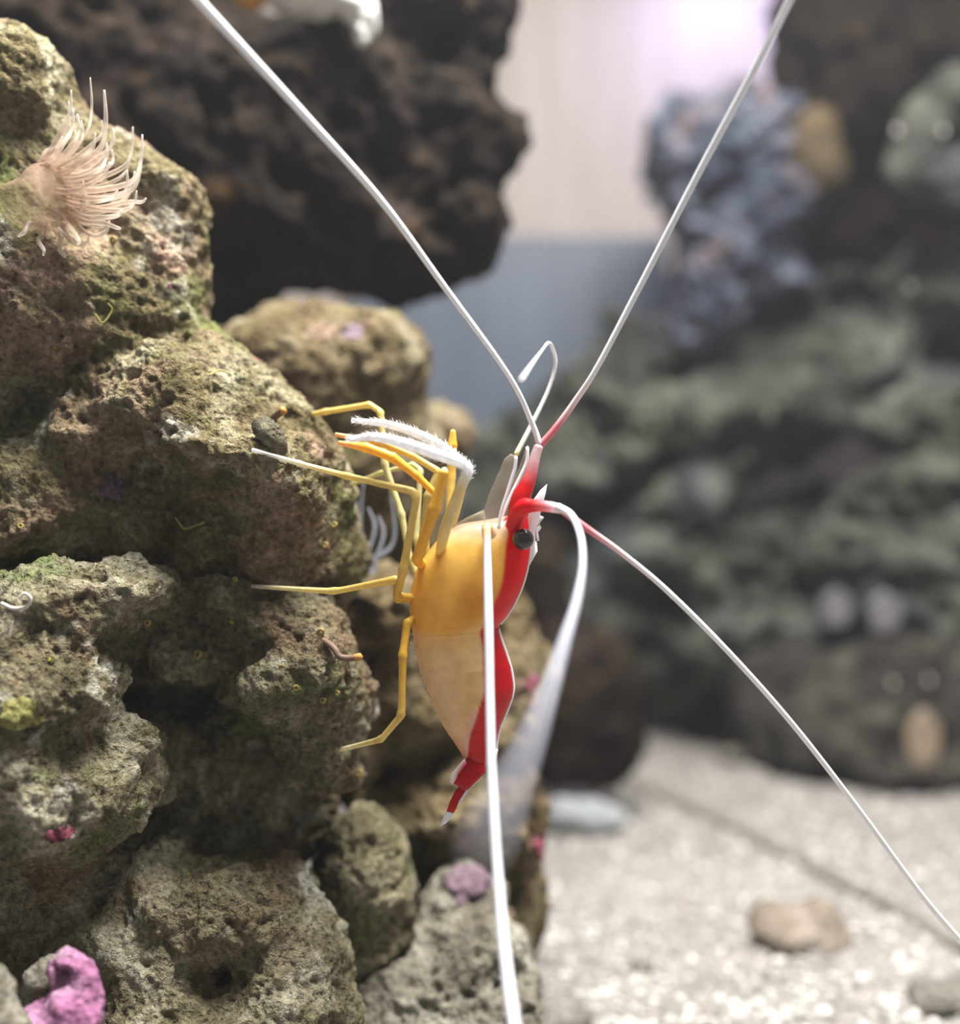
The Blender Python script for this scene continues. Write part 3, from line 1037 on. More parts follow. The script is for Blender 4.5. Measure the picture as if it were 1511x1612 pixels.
# the two white feeding limbs with their brush of bristles
LO = [(690, 890, 1.49, 14), (700, 836, 1.45, 18), (722, 775, 1.44, 17), (736, 742, 1.435, 17), (727, 730, 1.435, 17), (690, 716, 1.435, 18), (640, 699, 1.435, 17), (590, 688, 1.435, 14), (545, 692, 1.435, 7)]
UP = [(680, 890, 1.53, 12), (706, 836, 1.51, 16), (724, 778, 1.505, 15), (733, 738, 1.50, 14), (720, 722, 1.50, 15), (690, 699, 1.50, 15), (650, 680, 1.50, 14), (605, 667, 1.50, 12), (554, 662, 1.50, 7)]
WC = [G1, PALEY, PALEY, WHITE, WHITE, WHITE, WHITE, WHITE, WHITE]
for pts in (LO, UP):
    o = limb('feeding_limb', pts, WC, knob=0.04, straight=False, n=90, seg=12)
    o['label'] = 'bristly white feeding limb'
    HV, HF = [], []
    P = smooth_path([[*at(*p[:3]), p[3] * .5 * U] for p in pts], 90)
    rr = random.Random(5)
    for k in range(34, 89):
        T = P[min(k + 1, 89), :3] - P[k - 1, :3]
        T /= np.linalg.norm(T)
        for _ in range(9):
            a = rr.uniform(0, 2 * math.pi)
            nn = np.array([-T[2], 0, T[0]]) * math.cos(a) + np.array([0, 1, 0]) * math.sin(a)
            p = P[k, :3] + nn * P[k, 3] * 0.8 + T * rr.uniform(-2, 2) * U
            dr = nn * 0.75 + T * rr.uniform(0.5, 1.2)
            dr /= np.linalg.norm(dr)
            v, f = tube_data(np.array([p, p + dr * U * rr.uniform(5, 10)]), [0.45 * U, 0.15 * U], 3, off=len(HV))
            HV += v
            HF += f
    me = new_mesh('bristles', HV, HF)
    set_col(me, np.tile(WHITE, (len(HV), 1)))
    br = sput('bristles', me, M_ANT, o)
    br['kind'] = 'stuff'

# fringe of swimming limbs along the belly
for k, (px, py, l, an) in enumerate([(662, 1008, 26, 12), (667, 1036, 26, 10), (676, 1066, 24, 4), (688, 1098, 22, -2), (702, 1128, 20, -8)]):
    a = math.radians(an + 280)
    x1, y1 = px + l * math.cos(a), py - l * math.sin(a)
    for side, dd in ((-1, 1.478), (1, 1.522)):
        limb('swimming_limb', [(px + 12, py - 8, dd, 9), (px + 4, py + 2, dd, 16), ((px + x1) / 2, (py + y1) / 2, dd, 15), (x1 + 3, y1, dd, 4)],
             [STRAW, STRAW, STRAW * 0.95, STRAW], M_FILM, straight=False, n=14, seg=8, flat=0.5)
rr = random.Random(9)
HV, HF = [], []
for k in range(90):
    t = rr.random()
    px, py = np.interp(t, [0, .3, .6, 1], [650, 656, 668, 690]), np.interp(t, [0, .3, .6, 1], [992, 1030, 1075, 1125])
    p = at(px + 2, py, D0 + rr.uniform(-.035, .03))
    q = p + np.array([-rr.uniform(3, 10), rr.uniform(-2, 2), -rr.uniform(-3, 8)]) * U
    v, f = tube_data(np.array([p, q]), [0.6 * U, 0.25 * U], 3, off=len(HV))
    HV += v
    HF += f
me = new_mesh('belly_hairs', HV, HF)
set_col(me, np.tile(np.array([.7, .68, .6]), (len(HV), 1)))
sput('belly_hairs', me, M_HAIR)['kind'] = 'stuff'


def plate(name, outline, d, thick, col, mat, bulge=0.0, parent=shrimp, cols=None, tilt=(0, 0)):
    """a thin closed blade: outline px polygon, domed thickness (px)"""
    O = np.array(outline, float)
    c0 = O.mean(0)
    Vv, Cc_, Ff = [], [], []
    nO = len(O)
    rings = [(1.0, 0.15), (0.93, 0.75), (0.6, 1.0)]
    cl = np.array(cols if cols is not None else [col] * nO, float)
    for side in (-1, 1):
        for (s, h_) in rings:
            for k in range(nO):
                q = c0 + (O[k] - c0) * s
                dep = d + tilt[0] * (q[0] - c0[0]) * U + tilt[1] * (q[1] - c0[1]) * U
                p = at(q[0], q[1], dep)
                p[1] += side * thick * U * h_
                Vv.append(p)
                Cc_.append(cl[k])
        p = at(c0[0], c0[1], d)
        p[1] += side * thick * U
        Vv.append(p)
        Cc_.append(cl.mean(0))
    half = len(rings) * nO + 1
    for sd in (0, 1):
        b0 = sd * half
        for r in range(len(rings) - 1):
            for k in range(nO):
                f = [b0 + r * nO + k, b0 + r * nO + (k + 1) % nO, b0 + (r + 1) * nO + (k + 1) % nO, b0 + (r + 1) * nO + k]
                Ff.append(f if sd == 0 else f[::-1])
        for k in range(nO):
            f = [b0 + (len(rings) - 1) * nO + k, b0 + (len(rings) - 1) * nO + (k + 1) % nO, b0 + half - 1]
            Ff.append(f if sd == 0 else f[::-1])
    for k in range(nO):
        Ff.append([k, half + k, half + (k + 1) % nO, (k + 1) % nO])
    me = new_mesh(name, Vv, Ff)
    set_col(me, Cc_)
    return sput(name, me, mat, parent)


# thin white line down the middle of the back
for (i0, i1) in ((4, 10), (10, 23)):
    pts = [(q[0] + 0.5, q[1], 1.499, 4.2 if i0 > 5 else 3.4) for q in SEC[i0:i1]]
    limb('back_line', pts, [WHITE] * len(pts), M_ANT, straight=False, n=50, seg=8)
# rostrum: white saw-toothed spike
ros = [(861, 762), (859, 776), (853, 798), (850, 811), (856, 814), (849, 822), (852, 831), (847, 838), (849, 851), (843, 853), (842, 864), (846, 868), (838, 882), (832, 893), (828, 900),
       (829, 884), (830, 866), (830, 846), (829, 826), (833, 803), (840, 786), (850, 772)]
o = plate('rostrum', ros, 1.497, 5, WHITE, M_ANT)
o['label'] = 'white saw-toothed rostrum'
# white spine on the back where the shell ends
plate('carapace_spine', [(826, 898), (822, 912), (828, 908), (832, 897), (834, 886), (831, 886)], 1.499, 3, WHITE, M_ANT)
plate('abdomen_lip', [(769, 1207), (776, 1200), (782, 1192), (784, 1180), (781, 1178), (777, 1190), (767, 1202)], 1.475, 2.2, WHITE, M_ANT)

# eye
def ball(name, c, r, mat, parent, sx=1.0, nseg=20):
    Vv, Ff = [], []
    for i in range(nseg + 1):
        th = math.pi * i / nseg
        for j in range(nseg):
            ph = 2 * math.pi * j / nseg
            Vv.append(c + r * np.array([math.sin(th) * math.cos(ph) * sx, math.sin(th) * math.sin(ph), math.cos(th)]))
    for i in range(nseg):
        for j in range(nseg):
            Ff.append([i * nseg + j, (i + 1) * nseg + j, (i + 1) * nseg + (j + 1) % nseg, i * nseg + (j + 1) % nseg])
    me = new_mesh(name, Vv, Ff)
    return me


for (ex, ey, ed, sgn) in ((823, 849, 1.455, -1), (829, 846, 1.545, 1)):
    st = limb('eye_stalk', [(812, 838, 1.5, 20), (818, 843, 1.5 + sgn * 0.022, 22), (ex, ey, ed - sgn * 0.006, 24)], [RED, PINK, np.array([.55, .30, .25])], straight=False, n=16, seg=14)
    sput('eye', ball('eye', at(ex, ey, ed), 16.5 * U, M_EYE, st), M_EYE, st)

# antennule stalks (red with white tops) and their long white whips
PW = np.array([0.92, 0.70, 0.72])
s1_ = limb('antennule_stalk', [(806, 838, 1.485, 20), (818, 790, 1.48, 30), (829, 764, 1.48, 24), (836, 745, 1.48, 20), (842, 720, 1.48, 17), (848, 702, 1.48, 15)], [RED, RED, RED, PINK, PW, PW], straight=False, n=40, seg=14)
s2_ = limb('antennule_stalk', [(806, 830, 1.465, 24), (822, 800, 1.45, 28), (840, 796, 1.44, 21), (858, 797, 1.43, 18), (872, 799, 1.425, 17), (884, 802, 1.42, 14)], [RED, RED, RED, PINK, PW, WHITE], straight=False, n=40, seg=14)
W_ = WHITE
limb('antennule_whip', [(849, 700, 1.48, 10), (838, 668, 1.478, 9), (800, 590, 1.46, 8), (700, 452, 1.44, 10), (600, 316, 1.40, 11), (480, 182, 1.34, 13), (390, 84, 1.30, 14), (300, -14, 1.26, 15), (180, -150, 1.2, 14)],
     [PW, W_, W_, W_, W_, W_, W_, W_, W_], M_ANT, straight=False, n=120)
limb('antennule_whip', [(852, 700, 1.482, 12), (876, 672, 1.48, 11), (905, 632, 1.475, 10), (940, 578, 1.46, 9), (1005, 455, 1.44, 10), (1100, 272, 1.40, 11), (1195, 95, 1.34, 12), (1250, -14, 1.29, 13), (1330, -180, 1.22, 13)],
     [PINK * .9, PINK, PW, W_, W_, W_, W_, W_, W_], M_ANT, straight=False, n=120)
limb('antennule_whip', [(880, 800, 1.42, 12), (925, 833, 1.42, 11), (975, 868, 1.425, 9), (1050, 930, 1.44, 9), (1150, 1030, 1.46, 9), (1250, 1143, 1.49, 9), (1350, 1272, 1.52, 9), (1450, 1408, 1.55, 9), (1520, 1490, 1.58, 10), (1640, 1620, 1.63, 9)],
     [PINK * .9, PINK, PW, W_, W_, W_, W_, W_, W_, W_], M_ANT, straight=False, n=120)
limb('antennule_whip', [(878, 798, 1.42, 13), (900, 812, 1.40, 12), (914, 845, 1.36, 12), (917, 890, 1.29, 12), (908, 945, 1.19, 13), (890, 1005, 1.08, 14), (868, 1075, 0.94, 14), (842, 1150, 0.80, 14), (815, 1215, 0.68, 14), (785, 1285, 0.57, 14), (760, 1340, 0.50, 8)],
     [WHITE, WHITE * .95] + [np.array([0.62, 0.63, 0.70])] + [np.array([0.42, 0.43, 0.50])] * 8, M_ANT, straight=False, n=110)  # greyed towards the lens: weak light put into the whip's colour

# long antennae
limb('antenna', [(766, 830, 1.435, 13), (767, 880, 1.42, 13), (769, 980, 1.39, 15), (771, 1100, 1.36, 15), (775, 1240, 1.32, 16), (787, 1420, 1.26, 18), (802, 1560, 1.2, 20), (822, 1690, 1.14, 20)],
     [np.array([.9, .55, .25])] + [np.array([0.80, 0.80, 0.86])] * 7, M_ANT, straight=False, n=110)
limb('antenna', [(812, 716, 1.56, 8), (835, 672, 1.57, 7), (862, 616, 1.58, 6), (874, 575, 1.58, 6), (870, 550, 1.57, 6), (863, 540, 1.53, 6), (852, 553, 1.44, 5), (838, 572, 1.34, 5), (820, 598, 1.22, 4)],
     [np.array([.9, .8, .45])] + [WHITE] * 8, M_ANT, straight=False, n=90)

# antennal scales: clear blades with white ribs
CL = np.array([0.66, 0.55, 0.42])
for (poly, dd, rib) in (
        ([(760, 834), (762, 800), (772, 772), (786, 742), (794, 722), (804, 714), (813, 718), (811, 735), (802, 765), (790, 800), (788, 834)], 1.455, [(784, 832), (790, 802), (801, 768), (810, 738), (812, 719)]),
        ([(782, 836), (788, 806), (800, 772), (816, 738), (824, 716), (831, 700), (832, 720), (826, 748), (812, 786), (800, 836)], 1.53, [(786, 834), (793, 806), (806, 776), (820, 748), (829, 726), (830, 704)])):
    o = plate('antennal_scale', poly, dd, 3, CL, M_FILM)
    limb('scale_rib', [(x, y, dd - 0.004, 5.5) for x, y in rib], [WHITE] * len(rib), M_ANT, parent=o, straight=False, n=24, seg=6)
# clear mouth plate under the head
plate('mouth_plate', [(708, 842), (716, 826), (735, 814), (762, 802), (768, 830), (740, 850)], 1.49, 14, CLEAR * 0.8, M_FILM)
limb('antenna_base', [(770, 842, 1.45, 24), (766, 828, 1.44, 17)], [CLEAR, np.array([.85, .45, .25])], straight=False, n=10, seg=12)

# tail fan
RW = [RED] * 4
o = plate('tail_fan_blade', [(737, 1190), (762, 1203), (765, 1214), (754, 1226), (738, 1242), (728, 1246), (722, 1238), (712, 1232), (722, 1212)], 1.488, 7, RED, M_BODY)
plate('tail_fan_blade', [(731, 1194), (735, 1202), (722, 1220), (712, 1236), (707, 1230), (712, 1216)], 1.475, 3, WHITE, M_BODY, cols=[PW, RED, RED * .9, PW, WHITE, WHITE])
plate('tail_fan_blade', [(758, 1218), (752, 1230), (738, 1244), (728, 1258), (718, 1272), (722, 1262), (732, 1246), (744, 1230)], 1.49, 3, WHITE, M_BODY)
plate('telson', [(724, 1236), (734, 1242), (728, 1256), (720, 1270), (714, 1280), (703, 1277), (708, 1262), (716, 1246)], 1.495, 4, RED, M_BODY)
o = plate('telson_tip', [(703, 1277), (714, 1279), (710, 1288), (702, 1296), (692, 1302), (697, 1288)], 1.495, 3, WHITE, M_BODY)
#SHRIMP_END

# ------------------------------------------------------------------ anemone on the rock
M_TENT = flesh_mat('anemone_flesh', 0.3, 0.55, 0.12, 80, 0.2, alpha=0.42)
an_d = rd(70, 300, 1.6, 0.0, 10)
anem = empty('glass_anemone', at(40, 320, an_d))
tag(anem, 'pale translucent anemone with curling tentacles in the rock notch', 'anemone')
bpy.context.view_layer.update()
TC0, TC1 = np.array([0.44, 0.31, 0.22]), np.array([0.85, 0.78, 0.70])


def aput(name, me, mat):
    o = bpy.data.objects.new(name, me)
    COL.objects.link(o)
    me.materials.append(mat)
    me.transform(__import__('mathutils').Matrix.Translation(-Vector(anem.location)))
    o.parent = anem
    return o


P = smooth_path([[*at(-40, 345, an_d + .05), 60 * U], [*at(10, 335, an_d + .0), 46 * U], [*at(55, 318, an_d - .05), 44 * U], [*at(80, 306, an_d - .075), 52 * U], [*at(88, 303, an_d - .08), 40 * U]], 24)
aput('column', tube_mesh('column', P[:, :3], P[:, 3], np.linspace(0, 1, 24)[:, None] * (TC0 * 0.3) + TC0 * 0.7, 20), flesh_mat('anemone_column', 0.7, 0.4, 0.25, 60, 0.0, alpha=0.4, spec=0.1))
TT = [  # base x,y  mid x,y  tip x,y
    (60, 260, 98, 200, 112, 142), (80, 262, 138, 205, 142, 122), (95, 270, 160, 230, 164, 142), (95, 280, 165, 240, 178, 202), (100, 290, 195, 262, 209, 200),
    (105, 300, 208, 285, 224, 212), (70, 258, 100, 225, 115, 172), (100, 310, 205, 300, 222, 240), (95, 275, 150, 262, 180, 205), (85, 265, 125, 225, 128, 190),
    (105, 320, 185, 322, 212, 270), (80, 330, 120, 345, 131, 285), (75, 338, 130, 340, 135, 300), (100, 330, 170, 330, 205, 290), (70, 350, 75, 370, 70, 388),
    (85, 352, 98, 372, 92, 358), (100, 345, 118, 370, 122, 385), (100, 350, 95, 395, 100, 405), (110, 340, 150, 372, 172, 348), (108, 335, 160, 350, 190, 360),
    (95, 268, 170, 262, 176, 236), (90, 285, 155, 268, 168, 225), (105, 305, 190, 308, 200, 268), (65, 262, 90, 230, 100, 190), (105, 325, 200, 318, 230, 312),
    (70, 270, 110, 240, 118, 205), (100, 340, 130, 352, 165, 355), (60, 345, 45, 352, 28, 372), (95, 315, 150, 318, 185, 300), (88, 300, 140, 290, 172, 255),
    (60, 268, 95, 222, 108, 160), (92, 262, 150, 222, 160, 190), (104, 296, 180, 285, 205, 245), (106, 315, 196, 330, 215, 300), (98, 355, 120, 385, 140, 372),
    (70, 352, 60, 378, 68, 402), (110, 330, 165, 342, 192, 330), (92, 275, 128, 250, 150, 210), (75, 265, 118, 222, 122, 180), (55, 275, 70, 240, 98, 215)]
rr = random.Random(3)
for k, (x0, y0, x1, y1, x2, y2) in enumerate(TT):
    dd = an_d - 0.075 + rr.uniform(-0.02, 0.025)
    de = dd + rr.uniform(-0.045, 0.03)
    w = rr.uniform(7.5, 13)
    rows = [[*at(x0, y0, dd), w * .5 * U], [*at((x0 + x1) / 2 + rr.uniform(-3, 3), (y0 + y1) / 2 + 6, (dd * 2 + de) / 3), w * .45 * U], [*at(x1, y1, (dd + de) / 2), w * .36 * U],
            [*at((x1 + x2) / 2 + 0.12 * (x2 - x1) + 4, (y1 + y2) / 2 + 3, de), w * .28 * U], [*at(x2, y2, de), w * .15 * U]]
    P = smooth_path(rows, 22)
    cc = np.linspace(0, 1, 22)[:, None] * (TC1 - TC0 * 1.3) + TC0 * 1.3
    aput('tentacle', tube_mesh('tentacle', P[:, :3], P[:, 3], cc, 7), M_TENT)

# a second anemone's thin threads in the gap behind the legs
M_THREAD = flesh_mat('thread_flesh', 0.3, 0.5, 0.1, 80, 0.2, alpha=0.55)
thr = empty('thread_anemone', at(585, 880, 1.83))
tag(thr, 'thin bluish tentacle threads in the gap behind the shrimp legs', 'anemone')
bpy.context.view_layer.update()
anem_saved, anem = anem, thr
TB = np.array([.50, .53, .60])
for (x0, y0, x1, y1, x2, y2) in [(582, 880, 568, 840, 572, 760), (588, 882, 620, 850, 615, 770), (578, 878, 590, 830, 580, 800), (592, 880, 604, 840, 596, 812), (586, 876, 560, 850, 562, 790)]:
    rows = [[*at(x0, y0, 1.83), 4 * U], [*at(x1, y1, 1.81), 3.6 * U], [*at(x2, y2, 1.79), 1.6 * U]]
    P = smooth_path(rows, 20)
    aput('tentacle', tube_mesh('tentacle', P[:, :3], P[:, 3], np.tile(TB, (20, 1)), 7), M_THREAD)
P = smooth_path([[*at(585, 895, 1.86), 14 * U], [*at(585, 882, 1.835), 9 * U]], 8)
aput('column', tube_mesh('column', P[:, :3], P[:, 3], np.tile(TB * .7, (8, 1)), 12), M_THREAD)
anem = anem_saved

# ------------------------------------------------------------------ small life on the rocks
def normal_at(px, py, d):
    return np.array([0.15, -0.95, 0.3])


def ring_mesh(name, r, t, depth):
    V, Fc = [], []
    for i in range(14):
        a = 2 * math.pi * i / 14
        for j in range(7):
            b_ = 2 * math.pi * j / 7
            V.append(((r + t * math.cos(b_)) * math.cos(a) * (1 + .12 * math.sin(3 * a)), t * math.sin(b_), (r + t * math.cos(b_)) * math.sin(a)))
    for i in range(14):
        for j in range(7):
            Fc.append([i * 7 + j, i * 7 + (j + 1) % 7, ((i + 1) % 14) * 7 + (j + 1) % 7, ((i + 1) % 14) * 7 + j])
    return new_mesh(name, V, Fc)


M_YPOL = plain_mat('yellow_polyp', (0.27, 0.21, 0.055), 0.5, 0.25, 200)
POLY = [(505, 995, 6, 'single yellow ring polyp on the knobby tip below the second leg'), (311, 1030, 8, 'largest yellow ring polyp on the mauve crust left of the tube worm'),
        (508, 1102, 5.5, 'yellow ring polyp near the right edge of the lower rock'), (466, 1083, 5, 'yellow ring polyp left of the one by the lower rock edge'),
        (531, 1091, 4, 'small yellow ring polyp nearest the lower rock right edge'), (443, 1050, 4, 'tiny yellow ring polyp above the others on the lower rock'),
        (232, 980, 6, 'yellow ring polyp on the ledge at middle left'), (605, 740, 0, ''), (526, 826, 5, 'yellow ring polyp on the right bulge of the tall rock'),
        (370, 912, 4, 'yellow speck polyp left of the second leg tip'), (512, 858, 5, 'ring polyp beside the red specks on the tall rock'), (565, 1217, 6, 'yellow ring polyp at the lower rock edge under the lowest leg tip'),
        (178, 378, 6, 'yellow polyp right under the anemone'), (32, 828, 5, 'greenish yellow polyp at far left on the tall rock')]
for (px, py, r, lab) in POLY:
    if not r:
        continue
    dd = front_depth(['live_rock', 'live_rock_lower'], px, py, 8) or 1.6
    o = obj('ring_polyp', ring_mesh('ring_polyp', r * 0.7 * dd / F, r * 0.42 * dd / F, 0), M_YPOL, None, at(px, py, dd + 0.002))
    o.rotation_euler = (rr.uniform(-.4, .2), 0, rr.uniform(-.5, .5))
    tag(o, lab, 'polyp', 'yellow ring polyps on the rocks')

M_TUBE = plain_mat('worm_tube', (0.16, 0.10, 0.07), 0.6, 0.3, 90)
M_TIP = plain_mat('worm_tip', (0.45, 0.22, 0.05), 0.5, 0.2, 90)


def worm(name, pts, w, label):
    P = smooth_path([[*at(*p), w * .5 * U] for p in pts], 24)
    e = empty(name, tuple(P[0, :3]))
    tag(e, label, 'worm')
    bpy.context.view_layer.update()
    for nm, a, b_, m, s in (('tube', 0, 21, M_TUBE, 1.0), ('tip', 20, 24, M_TIP, 1.12)):
        me = tube_mesh(nm, P[a:b_, :3], P[a:b_, 3] * s, seg=12)
        me.transform(__import__('mathutils').Matrix.Translation(-Vector(e.location)))
        o = bpy.data.objects.new(nm, me)
        me.materials.append(m)
        COL.objects.link(o)
        o.parent = e


dw = (front_depth(['live_rock_lower'], 520, 1020, 10) or 1.6)
worm('tube_worm', [(505, 1005, dw + .01), (525, 1020, dw - .004), (535, 1034, dw - .008), (552, 1036, dw - .01), (568, 1034, dw - .012)], 11, 'brown tube worm with orange tip poking out beside the belly')
dw = (front_depth(['live_rock'], 436, 652, 10) or 1.6)
worm('tube_worm', [(425, 662, dw + .01), (434, 655, dw - .004), (440, 650, dw - .010), (447, 645, dw - .014)], 13, 'stubby tube worm with orange tip above the grey snail shell')

# little grey snail shell by the first leg
dw = (front_depth(['live_rock'], 425, 685, 10) or 1.6)
V, Fc = [], []
for i in range(90):
    t = i / 89
    a = 2 * math.pi * 2.6 * t
    R_ = 22 * (1 - t) ** 0.9 * U
    tr = (18 * (1 - t) ** 0.8 + 1.0) * U
    c_ = np.array([R_ * math.cos(a), R_ * math.sin(a) * 0.9, (t * 24) * U])
    for j in range(10):
        b_ = 2 * math.pi * j / 10
        k_ = tr * (1 + .07 * math.sin(a * 12))
        V.append(c_ + k_ * (math.cos(b_) * np.array([math.cos(a), math.sin(a), 0]) + math.sin(b_) * np.array([0, 0, 1])))
for i in range(89):
    for j in range(10):
        Fc.append([i * 10 + j, i * 10 + (j + 1) % 10, (i + 1) * 10 + (j + 1) % 10, (i + 1) * 10 + j])
Fc.append(list(range(9, -1, -1)))
Fc.append(list(range(890, 900)))
shell = obj('snail_shell', new_mesh('snail_shell', V, Fc), rock_mat('shell', ((0.05, 0.045, 0.03), (0.11, 0.10, 0.07), (0.22, 0.20, 0.15)), bump=0.4), None, at(420, 688, dw + 0.012))
shell.rotation_euler = (0.5, 0.9, 0.3)
tag(shell, 'dark grey coiled snail shell where the first leg meets the rock', 'shell')

# pink and magenta crust spots
M_MAG = rock_mat('magenta_crust', ((0.08, 0.022, 0.03), (0.17, 0.05, 0.075), (0.24, 0.11, 0.13)), bump=0.4)
M_VIO = rock_mat('violet_crust', ((0.09, 0.06, 0.075), (0.155, 0.105, 0.135), (0.22, 0.175, 0.205)), bump=0.4)


def crust(px, py, rx, ry, names, mat, label, thick=0.003, seed=0.0):
    """a thin living film that follows the rock's own surface, with a ragged outline"""
    best = None
    for nm in names:
        d_ = front_depth([nm], px, py, 14)
        if d_ is not None and (best is None or d_ < best[0]):
            best = (d_, nm)
    if best is None:
        return
    V, Q = ROCKV[best[1]], ROCKQ[best[1]]
    ctr = at(px, py, best[0] + 0.01)
    sx, sz = rx * best[0] / F, ry * best[0] / F
    q = V - ctr
    f = np.sqrt((q[:, 0] / sx) ** 2 + (q[:, 2] / sz) ** 2 + (q[:, 1] / max(sx, sz) / 1.6) ** 2)
    f = f + 0.35 * fbm(V * (1.6 / max(sx, sz)) + seed, 3)
    keep = (f[Q] < 1.0).all(1)
    if keep.sum() < 4:
        return
    N = vnormals(V, Q)
    used, inv = np.unique(Q[keep], return_inverse=True)
    T = inv.reshape(-1, 4)
    W = V[used] + N[used] * (thick * np.clip((1 - f[used]) * 4, 0.05, 1))[:, None]
    tag(obj('coralline_crust', new_mesh('coralline_crust', W, T), mat), label, 'coralline algae')


crust(860, 1338, 24, 42, ['belly_rock'], M_MAG, 'magenta crust patch on the rock edge beside the sand', 0.008, seed=71.0)
crust(740, 1390, 46, 26, ['rubble_rock', 'belly_rock'], M_VIO, 'violet crust smear on the grey rubble rock', seed=72.0)
crust(555, 522, 24, 18, ['mid_rock'], M_VIO, 'violet spot on top of the rounded middle rock', seed=73.0)
crust(843, 1072, 26, 14, ['belly_rock', 'dark_block'], M_MAG, 'small pink sliver just right of the shrimp back', seed=74.0)
crust(518, 862, 14, 14, ['live_rock'], M_MAG, 'small red crust speck on the right bulge of the tall rock', seed=75.0)
crust(272, 452, 10, 9, ['live_rock'], M_MAG, 'tiny red crust speck high on the tall rock edge', seed=76.0)
crust(95, 1310, 22, 16, ['live_rock_lower'], M_MAG, 'red crust knob on the lower left rock', seed=77.0)
crust(178, 770, 20, 24, ['live_rock'], M_VIO, 'purple crust stain in the middle of the tall rock', seed=78.0)
crust(30, 1125, 34, 26, ['live_rock_lower'], rock_mat('yellow_film', ((0.14, 0.13, 0.05), (0.26, 0.25, 0.09), (0.38, 0.37, 0.2)), bump=0.6), 'yellow green film patch at the left edge of the lower rock', seed=79.0)

# curled white worm shells at the far left
M_CALC = plain_mat('white_tube', (0.55, 0.50, 0.43), 0.5, 0.2, 90)
dw = (front_depth(['live_rock_lower'], 35, 945, 16) or 1.5) - 0.004
P = smooth_path([[*at(x, y, dw - .002 * k), w * U] for k, (x, y, w) in enumerate([(2, 950, 3.2), (22, 958, 3.2), (42, 955, 3), (48, 942, 2.8), (38, 934, 2.4), (30, 942, 2)])], 40)
tag(obj('worm_shell', tube_mesh('worm_shell', P[:, :3], P[:, 3], seg=8), M_CALC), 'curled white worm shell at the far left edge', 'worm shell')
P = smooth_path([[*at(x, y, dw - .004), w * U] for (x, y, w) in [(2, 1022, 3.5), (14, 1002, 3), (20, 978, 1.6)]], 24)
tag(obj('worm_shell', tube_mesh('worm_shell', P[:, :3], P[:, 3], seg=8), M_CALC), 'straight pointed white worm shell below the curled one', 'worm shell')

# blurred pale and tan discs, modelled as buttons on the dark reef
M_BTN = plain_mat('reef_disc', (0.13, 0.125, 0.13), 0.5, 0.15, 12)
M_BTN2 = plain_mat('tan_disc', (0.22, 0.17, 0.12), 0.5, 0.2, 12)


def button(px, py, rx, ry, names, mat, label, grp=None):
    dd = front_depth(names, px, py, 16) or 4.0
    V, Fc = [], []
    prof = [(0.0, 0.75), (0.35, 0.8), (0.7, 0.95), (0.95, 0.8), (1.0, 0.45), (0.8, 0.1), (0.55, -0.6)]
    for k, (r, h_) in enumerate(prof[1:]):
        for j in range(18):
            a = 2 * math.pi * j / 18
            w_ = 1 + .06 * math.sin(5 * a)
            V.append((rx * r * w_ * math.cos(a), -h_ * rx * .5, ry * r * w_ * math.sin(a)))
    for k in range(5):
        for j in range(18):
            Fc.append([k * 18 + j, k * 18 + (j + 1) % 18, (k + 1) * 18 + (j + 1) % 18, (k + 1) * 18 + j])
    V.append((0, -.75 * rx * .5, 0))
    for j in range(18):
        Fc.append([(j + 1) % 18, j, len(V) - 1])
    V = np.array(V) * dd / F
    o = obj('reef_disc', new_mesh('reef_disc', V, Fc), mat, None, at(px, py, dd - 0.01))
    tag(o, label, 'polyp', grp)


button(1315, 958, 26, 34, ['reef_low', 'reef_foot'], M_BTN, 'left of the two pale round discs on the dim reef wall', 'pale discs on the reef wall')
button(1390, 966, 27, 36, ['reef_low', 'reef_foot'], M_BTN, 'right of the two pale round discs on the dim reef wall', 'pale discs on the reef wall')
button(1450, 1165, 28, 50, ['reef_foot'], M_BTN2, 'tan oval disc on the dark reef foot above the sand')

M_SPECK = plain_mat('reef_highlight', (0.45, 0.44, 0.40), 0.25, 0.1, 12, spec=0.8)  # blurred highlights on the reef, put in as small pale glossy buttons
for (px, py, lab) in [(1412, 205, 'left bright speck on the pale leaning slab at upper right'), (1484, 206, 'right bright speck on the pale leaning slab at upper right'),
                      (1432, 452, 'bright speck on the reef below the pale leaning slab'), (1405, 1075, 'left of two bright specks above the tan oval disc'), (1462, 1070, 'right of two bright specks above the tan oval disc')]:
    button(px, py, 4, 6, ['reef_slab', 'reef_top', 'reef_middle', 'reef_low', 'reef_foot'], M_SPECK, lab, 'highlights put in as bright specks on the right reef')

# loose strands of algae on the tall rock
M_ALG = plain_mat('algae_strand', (0.30, 0.28, 0.08), 0.5, 0.2, 60)
for (pts, lab) in [([(276, 815), (290, 832), (306, 828), (322, 822)], 'thin yellow algae strand under the pale ledge of the tall rock'),
                   ([(150, 495), (162, 508), (176, 488), (170, 478)], 'short looped algae strand on the upper tall rock'),
                   ([(330, 590), (345, 583), (362, 588)], 'short algae thread near the tall rock right slope')]:
    P = smooth_path([[*at(x, y, rd(x, y, 1.6, 0.002, 8)), 1.5 * U] for (x, y) in pts], 24)
    tag(obj('algae_strand', tube_mesh('algae_strand', P[:, :3], P[:, 3], seg=6), M_ALG), lab, 'algae')

# ------------------------------------------------------------------ stones and grains on the sand
def floor_pt(px, py):
    d_ = CAMZ * F / (py - CY)
    return d_


